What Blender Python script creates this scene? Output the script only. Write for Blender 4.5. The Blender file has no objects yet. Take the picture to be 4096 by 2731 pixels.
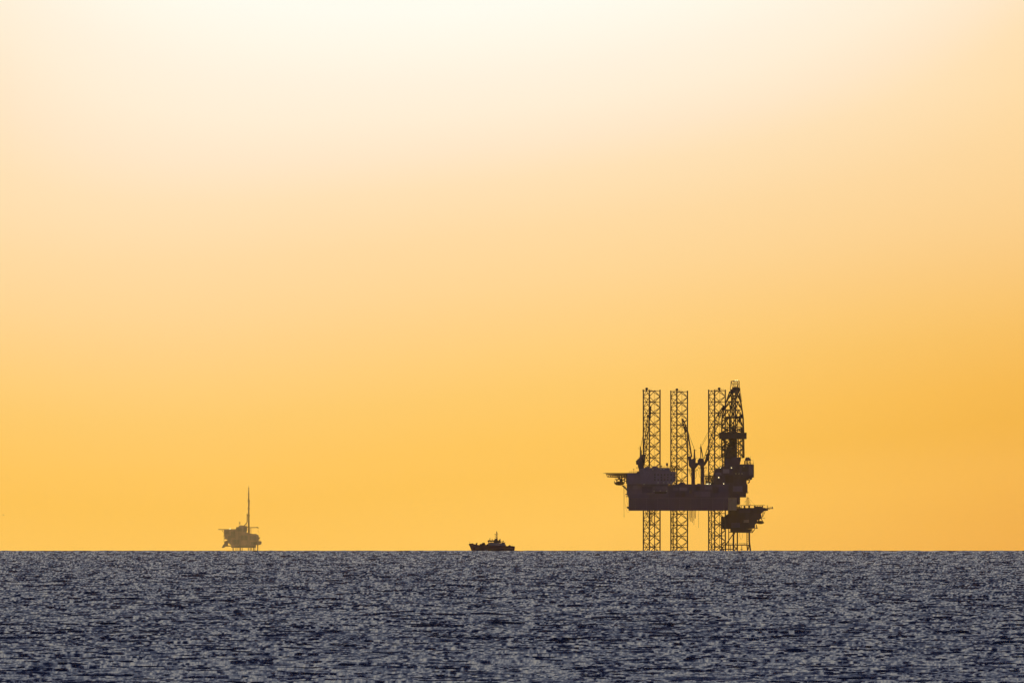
import bpy, bmesh, math, random
import numpy as np
from mathutils import Vector, Matrix

random.seed(7)
rng = np.random.default_rng(11)
sc = bpy.context.scene
COL = sc.collection

# ------------------------------------------------------------------ camera
LENS = 600.0
PXA = 36.0 / LENS / 4096.0            # radians per photo pixel
CAM_H = 12.5                          # camera height over the sea, metres
RE = 6371000.0                        # the sea is a piece of the real globe
DIP = math.sqrt(2 * CAM_H / RE)
HORIZON_Y = 2201.3
PITCH = (HORIZON_Y - 1365.5) * PXA - DIP
cam = bpy.data.objects.new('camera', bpy.data.cameras.new('camera'))
cam.data.lens = LENS
cam.data.sensor_width = 36.0
cam.data.clip_start = 1.0
cam.data.clip_end = 120000.0
cam.location = (0, 0, CAM_H)
cam.rotation_euler = (math.pi / 2 + PITCH, 0, 0)
COL.objects.link(cam)
sc.camera = cam


def sea_z(d):
    return -d * d / (2 * RE)


# ------------------------------------------------------------------ sky
SUN_EL = math.radians(3.8)
SUN_AZ = math.radians(-0.4)           # a little left of the view axis (+Y)
STRENGTH = 0.15
w = bpy.data.worlds.new("World")
sc.world = w
w.use_nodes = True
nt = w.node_tree
nt.nodes.clear()


def N(tree, t, **kw):
    n = tree.nodes.new(t)
    for k, v in kw.items():
        setattr(n, k, v)
    return n


def mth(tree, op, a, b=None, clamp=False):
    n = N(tree, 'ShaderNodeMath', operation=op)
    n.use_clamp = clamp
    for i, v in enumerate((a, b)):
        if v is None:
            continue
        if isinstance(v, (int, float)):
            n.inputs[i].default_value = v
        else:
            tree.links.new(v, n.inputs[i])
    return n.outputs[0]


def lin(c):
    c = c / 255.0
    return c / 12.92 if c <= 0.04045 else ((c + 0.055) / 1.055) ** 2.4


out = N(nt, 'ShaderNodeOutputWorld')
bg = N(nt, 'ShaderNodeBackground')
bg.inputs['Strength'].default_value = STRENGTH
sky = N(nt, 'ShaderNodeTexSky', sky_type='NISHITA')
sky.sun_disc = False
sky.sun_elevation = SUN_EL
sky.sun_rotation = SUN_AZ
sky.air_density = 1.4
sky.dust_density = 2.0
sky.ozone_density = 2.0
tc = N(nt, 'ShaderNodeTexCoord')
sep = N(nt, 'ShaderNodeSeparateXYZ')
nt.links.new(tc.outputs['Generated'], sep.inputs[0])
DX, DY, DZ = sep.outputs
el = mth(nt, 'MULTIPLY', mth(nt, 'ARCSINE', DZ), 180 / math.pi)      # elevation, degrees
az = mth(nt, 'MULTIPLY', mth(nt, 'ARCTAN2', DX, DY), 180 / math.pi)    # azimuth off +Y, degrees
# the sun's aureole: contours of equal colour are wide ellipses round the hidden sun
side_ = mth(nt, 'ADD', az, 1.2)
side_ = mth(nt, 'SQRT', mth(nt, 'ADD', mth(nt, 'MULTIPLY', side_, side_), 0.15))
side_ = mth(nt, 'MINIMUM', mth(nt, 'MULTIPLY', mth(nt, 'SUBTRACT', side_, 0.91), 0.12), 1.0)
topf = N(nt, 'ShaderNodeMapRange', interpolation_type='SMOOTHSTEP')   # the aureole closes again above the frame
for k_, v_ in (('From Min', 0.80), ('From Max', 1.90), ('To Min', 0.0), ('To Max', 0.13)):
    topf.inputs[k_].default_value = v_
nt.links.new(el, topf.inputs['Value'])
azc = mth(nt, 'ADD', az, -0.05)
azq = mth(nt, 'MULTIPLY', mth(nt, 'MULTIPLY', azc, azc), topf.outputs[0])
azq = mth(nt, 'ADD', mth(nt, 'MINIMUM', azq, 1.0), side_)
gel = mth(nt, 'SUBTRACT', el, azq)
# two ramps over elevation: the close glow (-0.2..2.2 deg) and the sky above it (2.2..60 deg)
def ramp(stops, x, lo, hi):
    f = mth(nt, 'DIVIDE', mth(nt, 'SUBTRACT', x, lo), hi - lo, clamp=True)
    r = N(nt, 'ShaderNodeValToRGB')
    r.color_ramp.interpolation = 'LINEAR'
    el_ = r.color_ramp.elements
    for i, (p, c) in enumerate(stops):
        e = el_[i] if i < 2 else el_.new((p - lo) / (hi - lo))
        e.position = (p - lo) / (hi - lo)
        e.color = (c[0], c[1], c[2], 1)
    nt.links.new(f, r.inputs[0])
    return r.outputs[0]


GLOW = [(-0.60, (246, 184, 80)), (-0.10, (254, 197, 86)), (0.087, (252, 195, 82)), (0.205, (254, 198, 90)), (0.381, (254, 203, 108)),
        (0.499, (255, 207, 122)), (0.616, (255, 210, 135)), (0.735, (255, 214, 148)), (0.911, (255, 219, 163)), (1.087, (255, 226, 182)),
        (1.205, (255, 232, 200)), (1.324, (255, 239, 213)), (1.44, (255, 243, 222)), (1.56, (255, 249, 232)), (1.67, (255, 253, 240)), (2.05, (255, 255, 246))]
HIGH = [(2.0, (255, 255, 246)), (4.0, (253, 240, 208)), (8.0, (243, 227, 188)), (12.0, (219, 211, 196)), (17.0, (175, 177, 186)),
        (24.0, (132, 140, 162)), (40.0, (84, 95, 134)), (60.0, (58, 74, 122))]
GLOW = [(p, [lin(v) for v in c]) for p, c in GLOW]
HIGH = [(p, [lin(v) for v in c]) for p, c in HIGH]
g1 = ramp(GLOW, gel, -0.6, 2.05)
g2 = ramp(HIGH, el, 2.0, 60.0)
mixg = N(nt, 'ShaderNodeMix', data_type='RGBA')
hi_f = mth(nt, 'DIVIDE', mth(nt, 'SUBTRACT', el, 2.0), 1.5, clamp=True)
nt.links.new(hi_f, mixg.inputs['Factor'])
tintf = N(nt, 'ShaderNodeMapRange', interpolation_type='SMOOTHSTEP')
tintf.inputs['From Min'].default_value = 0.1
tintf.inputs['From Max'].default_value = 2.5
nt.links.new(az, tintf.inputs['Value'])
tint = N(nt, 'ShaderNodeMix', data_type='RGBA', blend_type='MULTIPLY')
tint.inputs['B'].default_value = (0.87, 0.73, 0.58, 1)
low = mth(nt, 'SUBTRACT', 1.0, mth(nt, 'MULTIPLY', el, 0.7, clamp=True))
nt.links.new(mth(nt, 'MULTIPLY', tintf.outputs[0], low), tint.inputs['Factor'])
nt.links.new(g1, tint.inputs['A'])
nt.links.new(tint.outputs['Result'], mixg.inputs['A'])
nt.links.new(g2, mixg.inputs['B'])
scl = N(nt, 'ShaderNodeVectorMath', operation='SCALE')
scl.inputs['Scale'].default_value = 1.0 / STRENGTH
nt.links.new(mixg.outputs['Result'], scl.inputs[0])
# the glow fades into the plain sky texture away from the sun's side of the sky
absaz = mth(nt, 'ABSOLUTE', az)
back = N(nt, 'ShaderNodeMapRange', interpolation_type='SMOOTHSTEP')
back.inputs['From Min'].default_value = 12
back.inputs['From Max'].default_value = 95
nt.links.new(absaz, back.inputs['Value'])
mixw = N(nt, 'ShaderNodeMix', data_type='RGBA')
nt.links.new(back.outputs[0], mixw.inputs['Factor'])
nt.links.new(scl.outputs[0], mixw.inputs['A'])
# the sky behind the camera: the lavender band opposite a low sun
lav = N(nt, 'ShaderNodeMix', data_type='RGBA', blend_type='MULTIPLY')
lav.inputs['Factor'].default_value = 1.0
lav.inputs['B'].default_value = (2.2, 1.75, 2.0, 1)
nt.links.new(sky.outputs[0], lav.inputs['A'])
nt.links.new(lav.outputs['Result'], mixw.inputs['B'])
nt.links.new(mixw.outputs['Result'], bg.inputs['Color'])
nt.links.new(bg.outputs[0], out.inputs['Surface'])

# ------------------------------------------------------------------ sun (low, veiled by haze, beyond the rigs)
sun = bpy.data.objects.new('sun', bpy.data.lights.new('sun', 'SUN'))
sun.data.energy = 0.16
sun.data.angle = math.radians(3.0)
sun.data.color = (1.0, 0.50, 0.10)
d = Vector((math.sin(SUN_AZ) * math.cos(SUN_EL), math.cos(SUN_AZ) * math.cos(SUN_EL), math.sin(SUN_EL)))
sun.rotation_euler = d.to_track_quat('Z', 'Y').to_euler()
COL.objects.link(sun)

sc.view_settings.view_transform = 'Standard'
sc.view_settings.look = 'None'
sc.view_settings.exposure = 0.0
sc.view_settings.gamma = 1.0
sc.cycles.max_bounces = 6
sc.cycles.volume_bounces = 0
sc.cycles.use_denoising = True
sc.cycles.denoiser = 'OPENIMAGEDENOISE'
sc.cycles.denoising_input_passes = 'RGB_ALBEDO_NORMAL'
sc.cycles.use_adaptive_sampling = False
sc.cycles.sample_clamp_indirect = 6.0
HAZE_DENSITY = 2.7e-6
HAZE_COLOR = (0.95, 0.93, 0.90)


# ------------------------------------------------------------------ materials
def paint(name, c, rough=0.6, var=0.25, scale=0.5, metal=0.0, streak=True):
    """painted / weathered steel: noise-mottled colour with rust streaks running down"""
    m = bpy.data.materials.new(name)
    m.use_nodes = True
    t = m.node_tree
    b = t.nodes['Principled BSDF']
    co = N(t, 'ShaderNodeTexCoord')
    mp = N(t, 'ShaderNodeMapping')
    mp.inputs['Scale'].default_value = (1, 1, 0.25 if streak else 1)
    t.links.new(co.outputs['Object'], mp.inputs[0])
    n = N(t, 'ShaderNodeTexNoise')
    n.inputs['Scale'].default_value = scale
    n.inputs['Detail'].default_value = 5
    n.inputs['Roughness'].default_value = 0.65
    t.links.new(mp.outputs[0], n.inputs['Vector'])
    r = N(t, 'ShaderNodeValToRGB')
    r.color_ramp.elements[0].position = 0.3
    r.color_ramp.elements[1].position = 0.7
    r.color_ramp.elements[0].color = tuple(max(0, v * (1 - var)) for v in c) + (1,)
    r.color_ramp.elements[1].color = tuple(min(1, v * (1 + var)) for v in c) + (1,)
    t.links.new(n.outputs['Fac'], r.inputs[0])
    t.links.new(r.outputs[0], b.inputs['Base Color'])
    b.inputs['Roughness'].default_value = rough
    b.inputs['Metallic'].default_value = metal
    b.inputs['Specular IOR Level'].default_value = 0.25
    return m


def lamp(name, c, s):
    m = bpy.data.materials.new(name)
    m.use_nodes = True
    b = m.node_tree.nodes['Principled BSDF']
    b.inputs['Base Color'].default_value = (0.3, 0.3, 0.3, 1)
    b.inputs['Emission Color'].default_value = (*c, 1)
    b.inputs['Emission Strength'].default_value = s
    return m


M = dict(
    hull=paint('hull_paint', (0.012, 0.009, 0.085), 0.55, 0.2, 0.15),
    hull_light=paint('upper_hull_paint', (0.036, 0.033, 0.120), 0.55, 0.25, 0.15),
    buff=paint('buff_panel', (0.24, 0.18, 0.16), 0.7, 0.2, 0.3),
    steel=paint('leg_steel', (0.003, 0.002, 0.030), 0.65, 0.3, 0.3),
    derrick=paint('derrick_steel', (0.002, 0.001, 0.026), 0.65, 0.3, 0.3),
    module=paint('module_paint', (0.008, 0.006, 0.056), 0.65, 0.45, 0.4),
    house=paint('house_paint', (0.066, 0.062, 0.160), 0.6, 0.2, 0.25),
    window=paint('window_glass', (0.02, 0.02, 0.025), 0.2, 0.1, 1.0),
    platform=paint('platform_paint', (0.014, 0.009, 0.045), 0.65, 0.4, 0.4),
    boat=paint('lifeboat_paint', (0.11, 0.055, 0.035), 0.5, 0.15, 1.0),
    rope=paint('rope_fibre', (0.06, 0.04, 0.02), 0.9, 0.2, 2.0),
    ship_hull=paint('ship_hull_paint', (0.022, 0.001, 0.045), 0.5, 0.4, 0.4),
    ship_white=paint('ship_white_paint', (0.10, 0.095, 0.17), 0.5, 0.25, 0.5),
    ship_dark=paint('ship_dark_paint', (0.004, 0.002, 0.030), 0.6, 0.3, 0.5),
    far=paint('far_platform_hazed_paint', (0.80, 0.53, 0.21), 0.7, 0.2, 0.08),  # lightened base colour: part of the distance haze is painted in
    far_bay=paint('far_platform_hazed_bay', (0.64, 0.44, 0.17), 0.7, 0.3, 0.08),  # somewhat darker bays, with the same painted-in haze
    far_dark=paint('far_platform_hazed_steel', (0.60, 0.41, 0.16), 0.7, 0.2, 0.1),  # steel colour also raised to stand in for haze
    bird=paint('bird_feathers', (0.04, 0.035, 0.03), 0.8, 0.3, 5.0, streak=False),
    lamp=lamp('work_lamp', (1.0, 0.86, 0.45), 3.0),
    strip=lamp('strip_lamp', (0.75, 0.80, 0.42), 0.28),
    green=lamp('green_strip', (0.20, 0.22, 0.06), 0.15),
)


# ------------------------------------------------------------------ mesh builder
class MB:
    def __init__(self):
        self.v, self.f = [], []

    def add(self, vs, fs):
        o = len(self.v)
        self.v += [tuple(p) for p in vs]
        self.f += [tuple(i + o for i in f) for f in fs]
        return self

    def box(self, a, b):
        x0, y0, z0 = (min(a[i], b[i]) for i in range(3))
        x1, y1, z1 = (max(a[i], b[i]) for i in range(3))
        return self.add([(x0, y0, z0), (x1, y0, z0), (x1, y1, z0), (x0, y1, z0),
                         (x0, y0, z1), (x1, y0, z1), (x1, y1, z1), (x0, y1, z1)],
                        [(0, 3, 2, 1), (4, 5, 6, 7), (0, 1, 5, 4), (1, 2, 6, 5), (2, 3, 7, 6), (3, 0, 4, 7)])

    def prism(self, poly, y0, y1):
        """outline in x,z extruded along y"""
        n = len(poly)
        area = sum(poly[i][0] * poly[(i + 1) % n][1] - poly[(i + 1) % n][0] * poly[i][1] for i in range(n))
        if area < 0:
            poly = poly[::-1]
        vs = [(x, y0, z) for x, z in poly] + [(x, y1, z) for x, z in poly]
        fs = [tuple(range(n)), tuple(range(2 * n - 1, n - 1, -1))]
        fs += [(i, i + n, (i + 1) % n + n, (i + 1) % n) for i in range(n)]
        return self.add(vs, fs)

    def plan(self, poly, z0, z1, top=None):
        """outline in x,y extruded along z; top = another outline for the upper rim"""
        top = top or poly
        n = len(poly)
        vs = [(x, y, z0) for x, y in poly] + [(x, y, z1) for x, y in top]
        fs = [tuple(range(n - 1, -1, -1)), tuple(range(n, 2 * n))]
        fs += [(i, (i + 1) % n, (i + 1) % n + n, i + n) for i in range(n)]
        return self.add(vs, fs)

    def tube(self, p, q, r, r2=None, n=6):
        p, q = Vector(p), Vector(q)
        a = (q - p)
        if a.length < 1e-6:
            return self
        a.normalize()
        u = a.cross(Vector((0, 0, 1)))
        if u.length < 1e-3:
            u = Vector((1, 0, 0))
        u.normalize()
        v = a.cross(u)
        r2 = r if r2 is None else r2
        vs = []
        for c, rr in ((p, r), (q, r2)):
            for i in range(n):
                t = 2 * math.pi * i / n
                vs.append(c + (u * math.cos(t) + v * math.sin(t)) * rr)
        fs = [(i, (i + 1) % n, (i + 1) % n + n, i + n) for i in range(n)]
        fs += [tuple(range(n - 1, -1, -1)), tuple(range(n, 2 * n))]
        return self.add(vs, fs)

    def path(self, pts, r, n=5):
        for a, b in zip(pts, pts[1:]):
            self.tube(a, b, r, n=n)
        return self

    def ball(self, c, rx, ry=None, rz=None, n=12, m=8):
        ry = rx if ry is None else ry
        rz = rx if rz is None else rz
        vs = [(c[0], c[1], c[2] - rz)]
        for j in range(1, m):
            t = -math.pi / 2 + math.pi * j / m
            for i in range(n):
                s = 2 * math.pi * i / n
                vs.append((c[0] + rx * math.cos(t) * math.cos(s), c[1] + ry * math.cos(t) * math.sin(s), c[2] + rz * math.sin(t)))
        vs.append((c[0], c[1], c[2] + rz))
        fs = [(0, (i + 1) % n + 1, i + 1) for i in range(n)]
        for j in range(m - 2):
            for i in range(n):
                a = 1 + j * n
                fs.append((a + i, a + (i + 1) % n, a + n + (i + 1) % n, a + n + i))
        e = len(vs) - 1
        a = 1 + (m - 2) * n
        fs += [(a + i, a + (i + 1) % n, e) for i in range(n)]
        return self.add(vs, fs)

    def rail(self, pts, h=1.2, step=2.0, r=0.06):
        """handrail: posts and two bars along a line of points"""
        for a, b in zip(pts, pts[1:]):
            a, b = Vector(a), Vector(b)
            L = (b - a).length
            k = max(1, int(L / step))
            for i in range(k + 1):
                c = a.lerp(b, i / k)
                self.tube(c, c + Vector((0, 0, h)), r, n=4)
            for hh in (h, h * 0.5):
                self.tube(a + Vector((0, 0, hh)), b + Vector((0, 0, hh)), r, n=4)
        return self

    def truss(self, a0, a1, b0, b1, bays, rc, rb, depth=1.5):
        """lattice boom between lines a0-a1 and b0-b1, with the given depth along y"""
        a0, a1, b0, b1 = map(Vector, (a0, a1, b0, b1))
        for s in (-1, 1):
            o = Vector((0, s * depth / 2, 0))
            self.tube(a0 + o, a1 + o, rc, n=5)
            self.tube(b0 + o, b1 + o, rc, n=5)
            for i in range(bays):
                t0, t1 = i / bays, (i + 1) / bays
                p, q = a0.lerp(a1, t0) + o, b0.lerp(b1, t0) + o
                p2, q2 = a0.lerp(a1, t1) + o, b0.lerp(b1, t1) + o
                self.tube(p, q, rb, n=4)
                self.tube(p, q2, rb, n=4) if i % 2 else self.tube(q, p2, rb, n=4)
        for i in range(bays + 1):
            t = i / bays
            for u, v in ((a0, a1), (b0, b1)):
                c = u.lerp(v, t)
                self.tube(c - Vector((0, depth / 2, 0)), c + Vector((0, depth / 2, 0)), rb, n=4)
        return self

    def build(self, name, mat, parent=None, smooth=False):
        me = bpy.data.meshes.new(name)
        me.from_pydata(self.v, [], self.f)
        bm = bmesh.new()
        bm.from_mesh(me)
        bmesh.ops.recalc_face_normals(bm, faces=bm.faces)
        bm.to_mesh(me)
        bm.free()
        if smooth:
            me.polygons.foreach_set('use_smooth', [True] * len(me.polygons))
        me.materials.append(mat)
        o = bpy.data.objects.new(name, me)
        COL.objects.link(o)
        if parent is not None:
            o.parent = parent
        return o


def empty(name, loc):
    o = bpy.data.objects.new(name, None)
    o.empty_display_size = 2.0
    o.location = loc
    COL.objects.link(o)
    return o


def tag(o, label=None, cat=None, group=None, kind=None):
    if label:
        o['label'] = label
    if cat:
        o['category'] = cat
    if group:
        o['group'] = group
    if kind:
        o['kind'] = kind
    return o


class Site:
    """a place at distance D on the sea: turns measured photo positions into metres there"""
    def __init__(self, cx, dist):
        self.cx, self.D = cx, dist
        self.m = PXA * dist
        self.z = sea_z(dist)
        line = CAM_H - DIP * dist                      # height of the visible horizon line there
        self.off = line - self.z
        self.loc = Vector((math.tan((cx - 2048) * PXA) * dist, dist, self.z))

    def X(self, x):
        return (x - self.cx) * self.m

    def Z(self, y):
        return (HORIZON_Y + 0.5 - y) * self.m + self.off

    def __call__(self, x, y, d=0.0):
        return Vector((self.X(x), d, self.Z(y)))

    def poly(self, pts):
        return [(self.X(x), self.Z(y)) for x, y in pts]


# ================================================================== THE SEA
def build_sea():
    # columns: fine over the bay in front of the beach, coarse all the way round
    fine = np.linspace(-2.3, 2.3, 2600)
    side = 2.3 + (np.geomspace(1, 14, 90) - 1)[1:]
    rest = np.linspace(side[-1], 180, 60)[1:]
    ang = np.radians(np.concatenate([-rest[::-1][1:], -side[::-1], fine, side, rest]))
    # rows: spaced by the angle they take up under the horizon
    DH = math.sqrt(2 * RE * CAM_H)
    dep = np.linspace(0.0120, DIP * 1.0004, 420)           # depression angles of the rows
    disc = np.sqrt(np.maximum(dep * dep - DIP * DIP, 0))
    rows = RE * (dep - disc)
    near = np.geomspace(6, rows[0], 40)[:-1]
    beyond = np.array([1.03, 1.07, 1.13, 1.22, 1.35, 1.6, 2.0, 2.6]) * DH
    dist = np.concatenate([near, rows, beyond])
    A, Dg = np.meshgrid(ang, dist)
    # small irregularity in the rows keeps crests from lining up
    X = np.sin(A) * Dg
    Y = np.cos(A) * Dg
    # wind sea: many plane waves running roughly towards the beach
    H = np.zeros_like(X)
    SX = np.zeros_like(X)
    SY = np.zeros_like(X)
    K = 100
    lam = np.geomspace(0.3, 11.0, K) * rng.uniform(0.9, 1.1, K)
    th = rng.normal(0, 0.34, K) + rng.normal(0, 0.25, K) * (lam < 1.2)
    ph = rng.uniform(0, 2 * math.pi, K)
    for l, t, p in zip(lam, th, ph):
        k = 2 * math.pi / l
        kx, ky = k * math.sin(t), k * math.cos(t)
        slope = 0.031 * (1.0 if l < 4 else (4 / l) ** 0.8)
        a = slope / k
        arg = kx * X + ky * Y + p
        s, c = np.sin(arg), np.cos(arg)
        H += a * s
        SX += a * kx * c
        SY += a * ky * c
    # gusts: broad patches where the chop is a little rougher or calmer
    G = np.zeros_like(X)
    for l, t, p in zip(np.geomspace(60, 900, 14), rng.uniform(0, math.pi, 14), rng.uniform(0, 6.28, 14)):
        G += np.sin(2 * math.pi / l * (X * math.cos(t) + Y * math.sin(t)) + p) * 0.035
    gust = 1.0 + np.clip(G, -0.45, 0.45)
    def ripple(sd, n=4):                       # capillary ripples, a little longer along the crests
        r = np.cumsum(rng.normal(0, sd, (X.shape[0], X.shape[1] + n)), axis=1)
        return (r[:, n:] - r[:, :-n]) / math.sqrt(n)

    farf = np.clip((Dg - 2000) / 8500, 0, 1)          # far off the view is flatter: crest tops and faces only
    calm = gust * (1 - 0.32 * farf)
    SX = SX * calm + ripple(0.03)
    SY = SY * calm + ripple(0.04) * (1 - 0.4 * farf)
    Z = -Dg * Dg / (2 * RE) + H * 0.9
    co = np.stack([X, Y, Z], -1).reshape(-1, 3)
    # facets that face the shore; those facing away are hidden behind their crests at this low angle
    sy = 0.108 - 0.012 * farf + np.abs(SY) * (0.74 + 0.1 * farf) + (3.0 - 0.6 * farf) * np.maximum(SY - 0.13, 0)
    nrm = np.stack([-SX, -sy, np.ones_like(X)], -1)
    nrm /= np.linalg.norm(nrm, axis=-1, keepdims=True)
    nr, nc = X.shape
    i = np.arange(nr - 1)[:, None] * nc + np.arange(nc - 1)[None, :]
    quads = np.stack([i, i + 1, i + 1 + nc, i + nc], -1).reshape(-1, 4)
    me = bpy.data.meshes.new('sea')
    me.vertices.add(len(co))
    me.vertices.foreach_set('co', co.astype(np.float32).ravel())
    me.loops.add(quads.size)
    me.loops.foreach_set('vertex_index', quads.astype(np.int32).ravel())
    me.polygons.add(len(quads))
    me.polygons.foreach_set('loop_start', np.arange(0, quads.size, 4, dtype=np.int32))
    me.polygons.foreach_set('use_smooth', np.ones(len(quads), dtype=bool))
    me.update()
    at = me.attributes.new('wave_normal', 'FLOAT_VECTOR', 'POINT')
    at.data.foreach_set('vector', nrm.astype(np.float32).ravel())
    m = bpy.data.materials.new('sea_water')
    m.use_nodes = True
    t = m.node_tree
    b = t.nodes['Principled BSDF']
    b.inputs['Base Color'].default_value = (0.005, 0.007, 0.026, 1)
    b.inputs['Roughness'].default_value = 0.16
    b.inputs['IOR'].default_value = 1.333
    an = N(t, 'ShaderNodeAttribute', attribute_name='wave_normal')
    t.links.new(an.outputs['Vector'], b.inputs['Normal'])
    me.materials.append(m)
    o = bpy.data.objects.new('sea', me)
    COL.objects.link(o)
    tag(o, 'dark choppy blue grey sea stretching to the horizon', 'sea', kind='structure')


build_sea()

# ================================================================== THE JACK-UP DRILLING RIG
S = Site(2712, 13000.0)
rig = tag(empty('drilling_rig', S.loc),
          'big dark jack-up drilling rig on three tall lattice legs with derrick and cranes', 'drilling rig')


# ---- legs
LEG_BAY = 44.5 * S.m


def build_leg(px, yc, top_y, lamp_px):
    cx = S.X(px)
    z_top = S.Z(top_y)
    ang = [math.radians(a) for a in (-21.4, -141.4, 98.6)]
    rc = 7.41
    P = [Vector((cx + rc * math.cos(a), yc + rc * math.sin(a), 0)) for a in ang]
    bays = 16
    leg = MB()
    z_bot = z_top - bays * LEG_BAY
    up = lambda p, z: Vector((p.x, p.y, z))
    for k in range(bays + 1):
        z = z_top - k * LEG_BAY
        for i in range(3):
            a, b = P[i], P[(i + 1) % 3]
            mid = (a + b) / 2
            leg.tube(up(a, z), up(b, z), 0.25, n=5)
            leg.ball(up(mid, z), 0.5, 0.5, 0.5, 6, 4)
            if k < bays:
                zh = z - LEG_BAY / 2
                for q in (a, b):
                    leg.tube(up(mid, z), up(q, zh), 0.245, n=5)
                    leg.tube(up(q, zh), up(mid, z - LEG_BAY), 0.245, n=5)
        for i in range(3):                      # inner span breakers
            m0 = (P[i] + P[(i + 1) % 3]) / 2
            m1 = (P[(i + 1) % 3] + P[(i + 2) % 3]) / 2
            leg.tube(up(m0, z), up(m1, z), 0.13, n=4)
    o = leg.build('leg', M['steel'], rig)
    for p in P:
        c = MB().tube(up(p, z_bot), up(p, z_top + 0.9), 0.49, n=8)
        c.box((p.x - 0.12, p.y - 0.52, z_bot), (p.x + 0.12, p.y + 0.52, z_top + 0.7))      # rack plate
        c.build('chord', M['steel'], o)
    lb = MB()
    lx = S.X(lamp_px)
    lb.tube((lx, yc, z_top), (lx, yc, z_top + 1.1), 0.55, n=8)
    lb.tube((lx, yc, z_top + 0.9), (lx, yc, z_top + 2.0), 1.05, 1.0, n=10)
    lb.ball((lx, yc, z_top + 2.0), 1.0, 1.0, 0.6, 10, 6)
    lb.box((lx - 3.5, yc - 1.0, z_top - 0.1), (lx + 3.5, yc + 1.0, z_top + 0.12))
    lb.build('beacon', M['steel'], o)
    rl = MB().rail([(lx - 3.4, yc - 0.9, z_top), (lx + 3.4, yc - 0.9, z_top)], 1.2, 1.7, 0.05)
    rl.build('railing', M['steel'], o)
    pipe = MB()
    x1 = S.X(px + 14)
    for dx in (-0.28, 0.28):
        pipe.tube((x1 + dx, yc + 1, S.Z(2000)), (x1 + dx, yc + 1, z_top - 0.5), 0.07, n=5)
    pipe.tube((S.X(px - 29), yc, S.Z(2000)), (S.X(px - 29), yc, z_bot), 0.05, n=4)
    pipe.build('riser_pipe', M['steel'], o)
    return o


leg_l = build_leg(2603, -16.3, 1564.0, 2586)
leg_m = build_leg(2715, 28.6, 1565.8, 2709)
leg_r = build_leg(2864, -12.3, 1563.5, 2876)
# thick water-intake pipes let down inside the legs under the hull
for px, yy, r in ((2617.5, -16, 0.36), (2694, 27, 0.42), (2845, -12, 0.30), (2878, -12, 0.2)):
    MB().tube((S.X(px), yy, S.Z(2040)), (S.X(px), yy, -12), r, n=8).build('intake_pipe', M['steel'], rig)

# ---- hull
X0, X1 = S.X(2514), S.X(2910)
plan = [(X0, -30), (X1, -30), (X1, -4), (13, 43), (-13, 43), (X0, 0)]
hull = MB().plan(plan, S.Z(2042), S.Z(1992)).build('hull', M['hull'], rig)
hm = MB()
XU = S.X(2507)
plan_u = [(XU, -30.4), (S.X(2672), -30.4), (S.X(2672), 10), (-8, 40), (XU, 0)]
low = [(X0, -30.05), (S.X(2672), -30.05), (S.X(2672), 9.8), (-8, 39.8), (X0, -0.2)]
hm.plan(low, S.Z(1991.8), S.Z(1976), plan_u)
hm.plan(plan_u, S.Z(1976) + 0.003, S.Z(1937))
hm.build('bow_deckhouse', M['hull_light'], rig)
hs = MB()
plan_s = [(S.X(2672) + 0.02, -29.6), (S.X(2912), -29.6), (S.X(2912), -6), (13, 42), (-7.9, 41), (S.X(2672) + 0.02, 12)]
hs.plan(plan_s, S.Z(1991.8), S.Z(1938))
hs.prism(S.poly([(2700, 1938), (2712, 1936), (2722, 1929), (2729, 1928), (2736, 1932), (2742, 1936), (2785, 1937), (2785, 1940), (2700, 1940)]), -20, 30)
hs.prism(S.poly([(2781, 1941), (2786, 1940), (2789, 1934), (2800, 1934), (2800, 1942)]), -24, 10)
hs.build('main_deck', M['hull'], rig)
MB().box((S.X(2910) + 0.02, -27, S.Z(2041)), (S.X(2945), 4, S.Z(1992))).build('stern_panel', M['buff'], rig)
fr = MB()
for k in range(9):                                      # plating bands, frames and fenders on the hull side
    x = X0 + 5 + k * 8.4
    fr.box((x - 0.12, -30.14, S.Z(2041)), (x + 0.12, -30.0, S.Z(1993)))
fr.box((X0, -30.22, S.Z(1993.2)), (X1, -30.02, S.Z(1991.9)))
fr.box((S.X(2676), -29.9, S.Z(1946.5)), (S.X(2763), -29.62, S.Z(1944.6)))
fr.build('rubbing_strake', M['hull_light'], rig)
for x, y0, y1 in ((2512, 2029, 2034), (2510, 2026, 2030), (2507, 1984, 1987), (2505, 1975, 1979)):
    MB().box((S.X(x) - 0.8, -29, S.Z(y1)), (S.X(x + 3), -27, S.Z(y0))).build('fairlead', M['steel'], rig)

# ---- accommodation
acc = MB()
acc.prism(S.poly([(2507, 1937), (2507, 1892), (2556, 1892), (2556, 1886), (2699, 1886), (2701.5, 1891), (2701.5, 1922), (2697, 1927), (2690, 1930), (2690, 1937)]), -33, -8)
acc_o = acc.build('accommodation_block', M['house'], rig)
up = MB()
up.prism(S.poly([(2556, 1886), (2557, 1876), (2578, 1871), (2678, 1871), (2679, 1886)]), -31, -10)
up.prism(S.poly([(2577, 1871), (2584, 1867), (2592, 1866), (2596, 1871)]), -28, -14)
up.prism(S.poly([(2606, 1871), (2609, 1866), (2614, 1864), (2622, 1865), (2632, 1869), (2634, 1871)]), -28, -14)
up.prism(S.poly([(2641, 1866), (2643, 1861.5), (2647, 1862), (2648, 1866)]), -24, -22)
up.tube(S(2644.5, 1866, -23), S(2644.5, 1871, -23), 0.12)
up.build('roof_house', M['house'], rig)
wn = []
for j, yy in enumerate((1899, 1909, 1919)):
    for x in range(2618, 2700, 13):
        if j == 1 and x % 2:
            continue
        MB().box((S.X(x) - 0.42, -33.07, S.Z(yy) - 0.45), (S.X(x) + 0.42, -33.0, S.Z(yy) + 0.45)).build('window', M['window'], acc_o)
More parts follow.
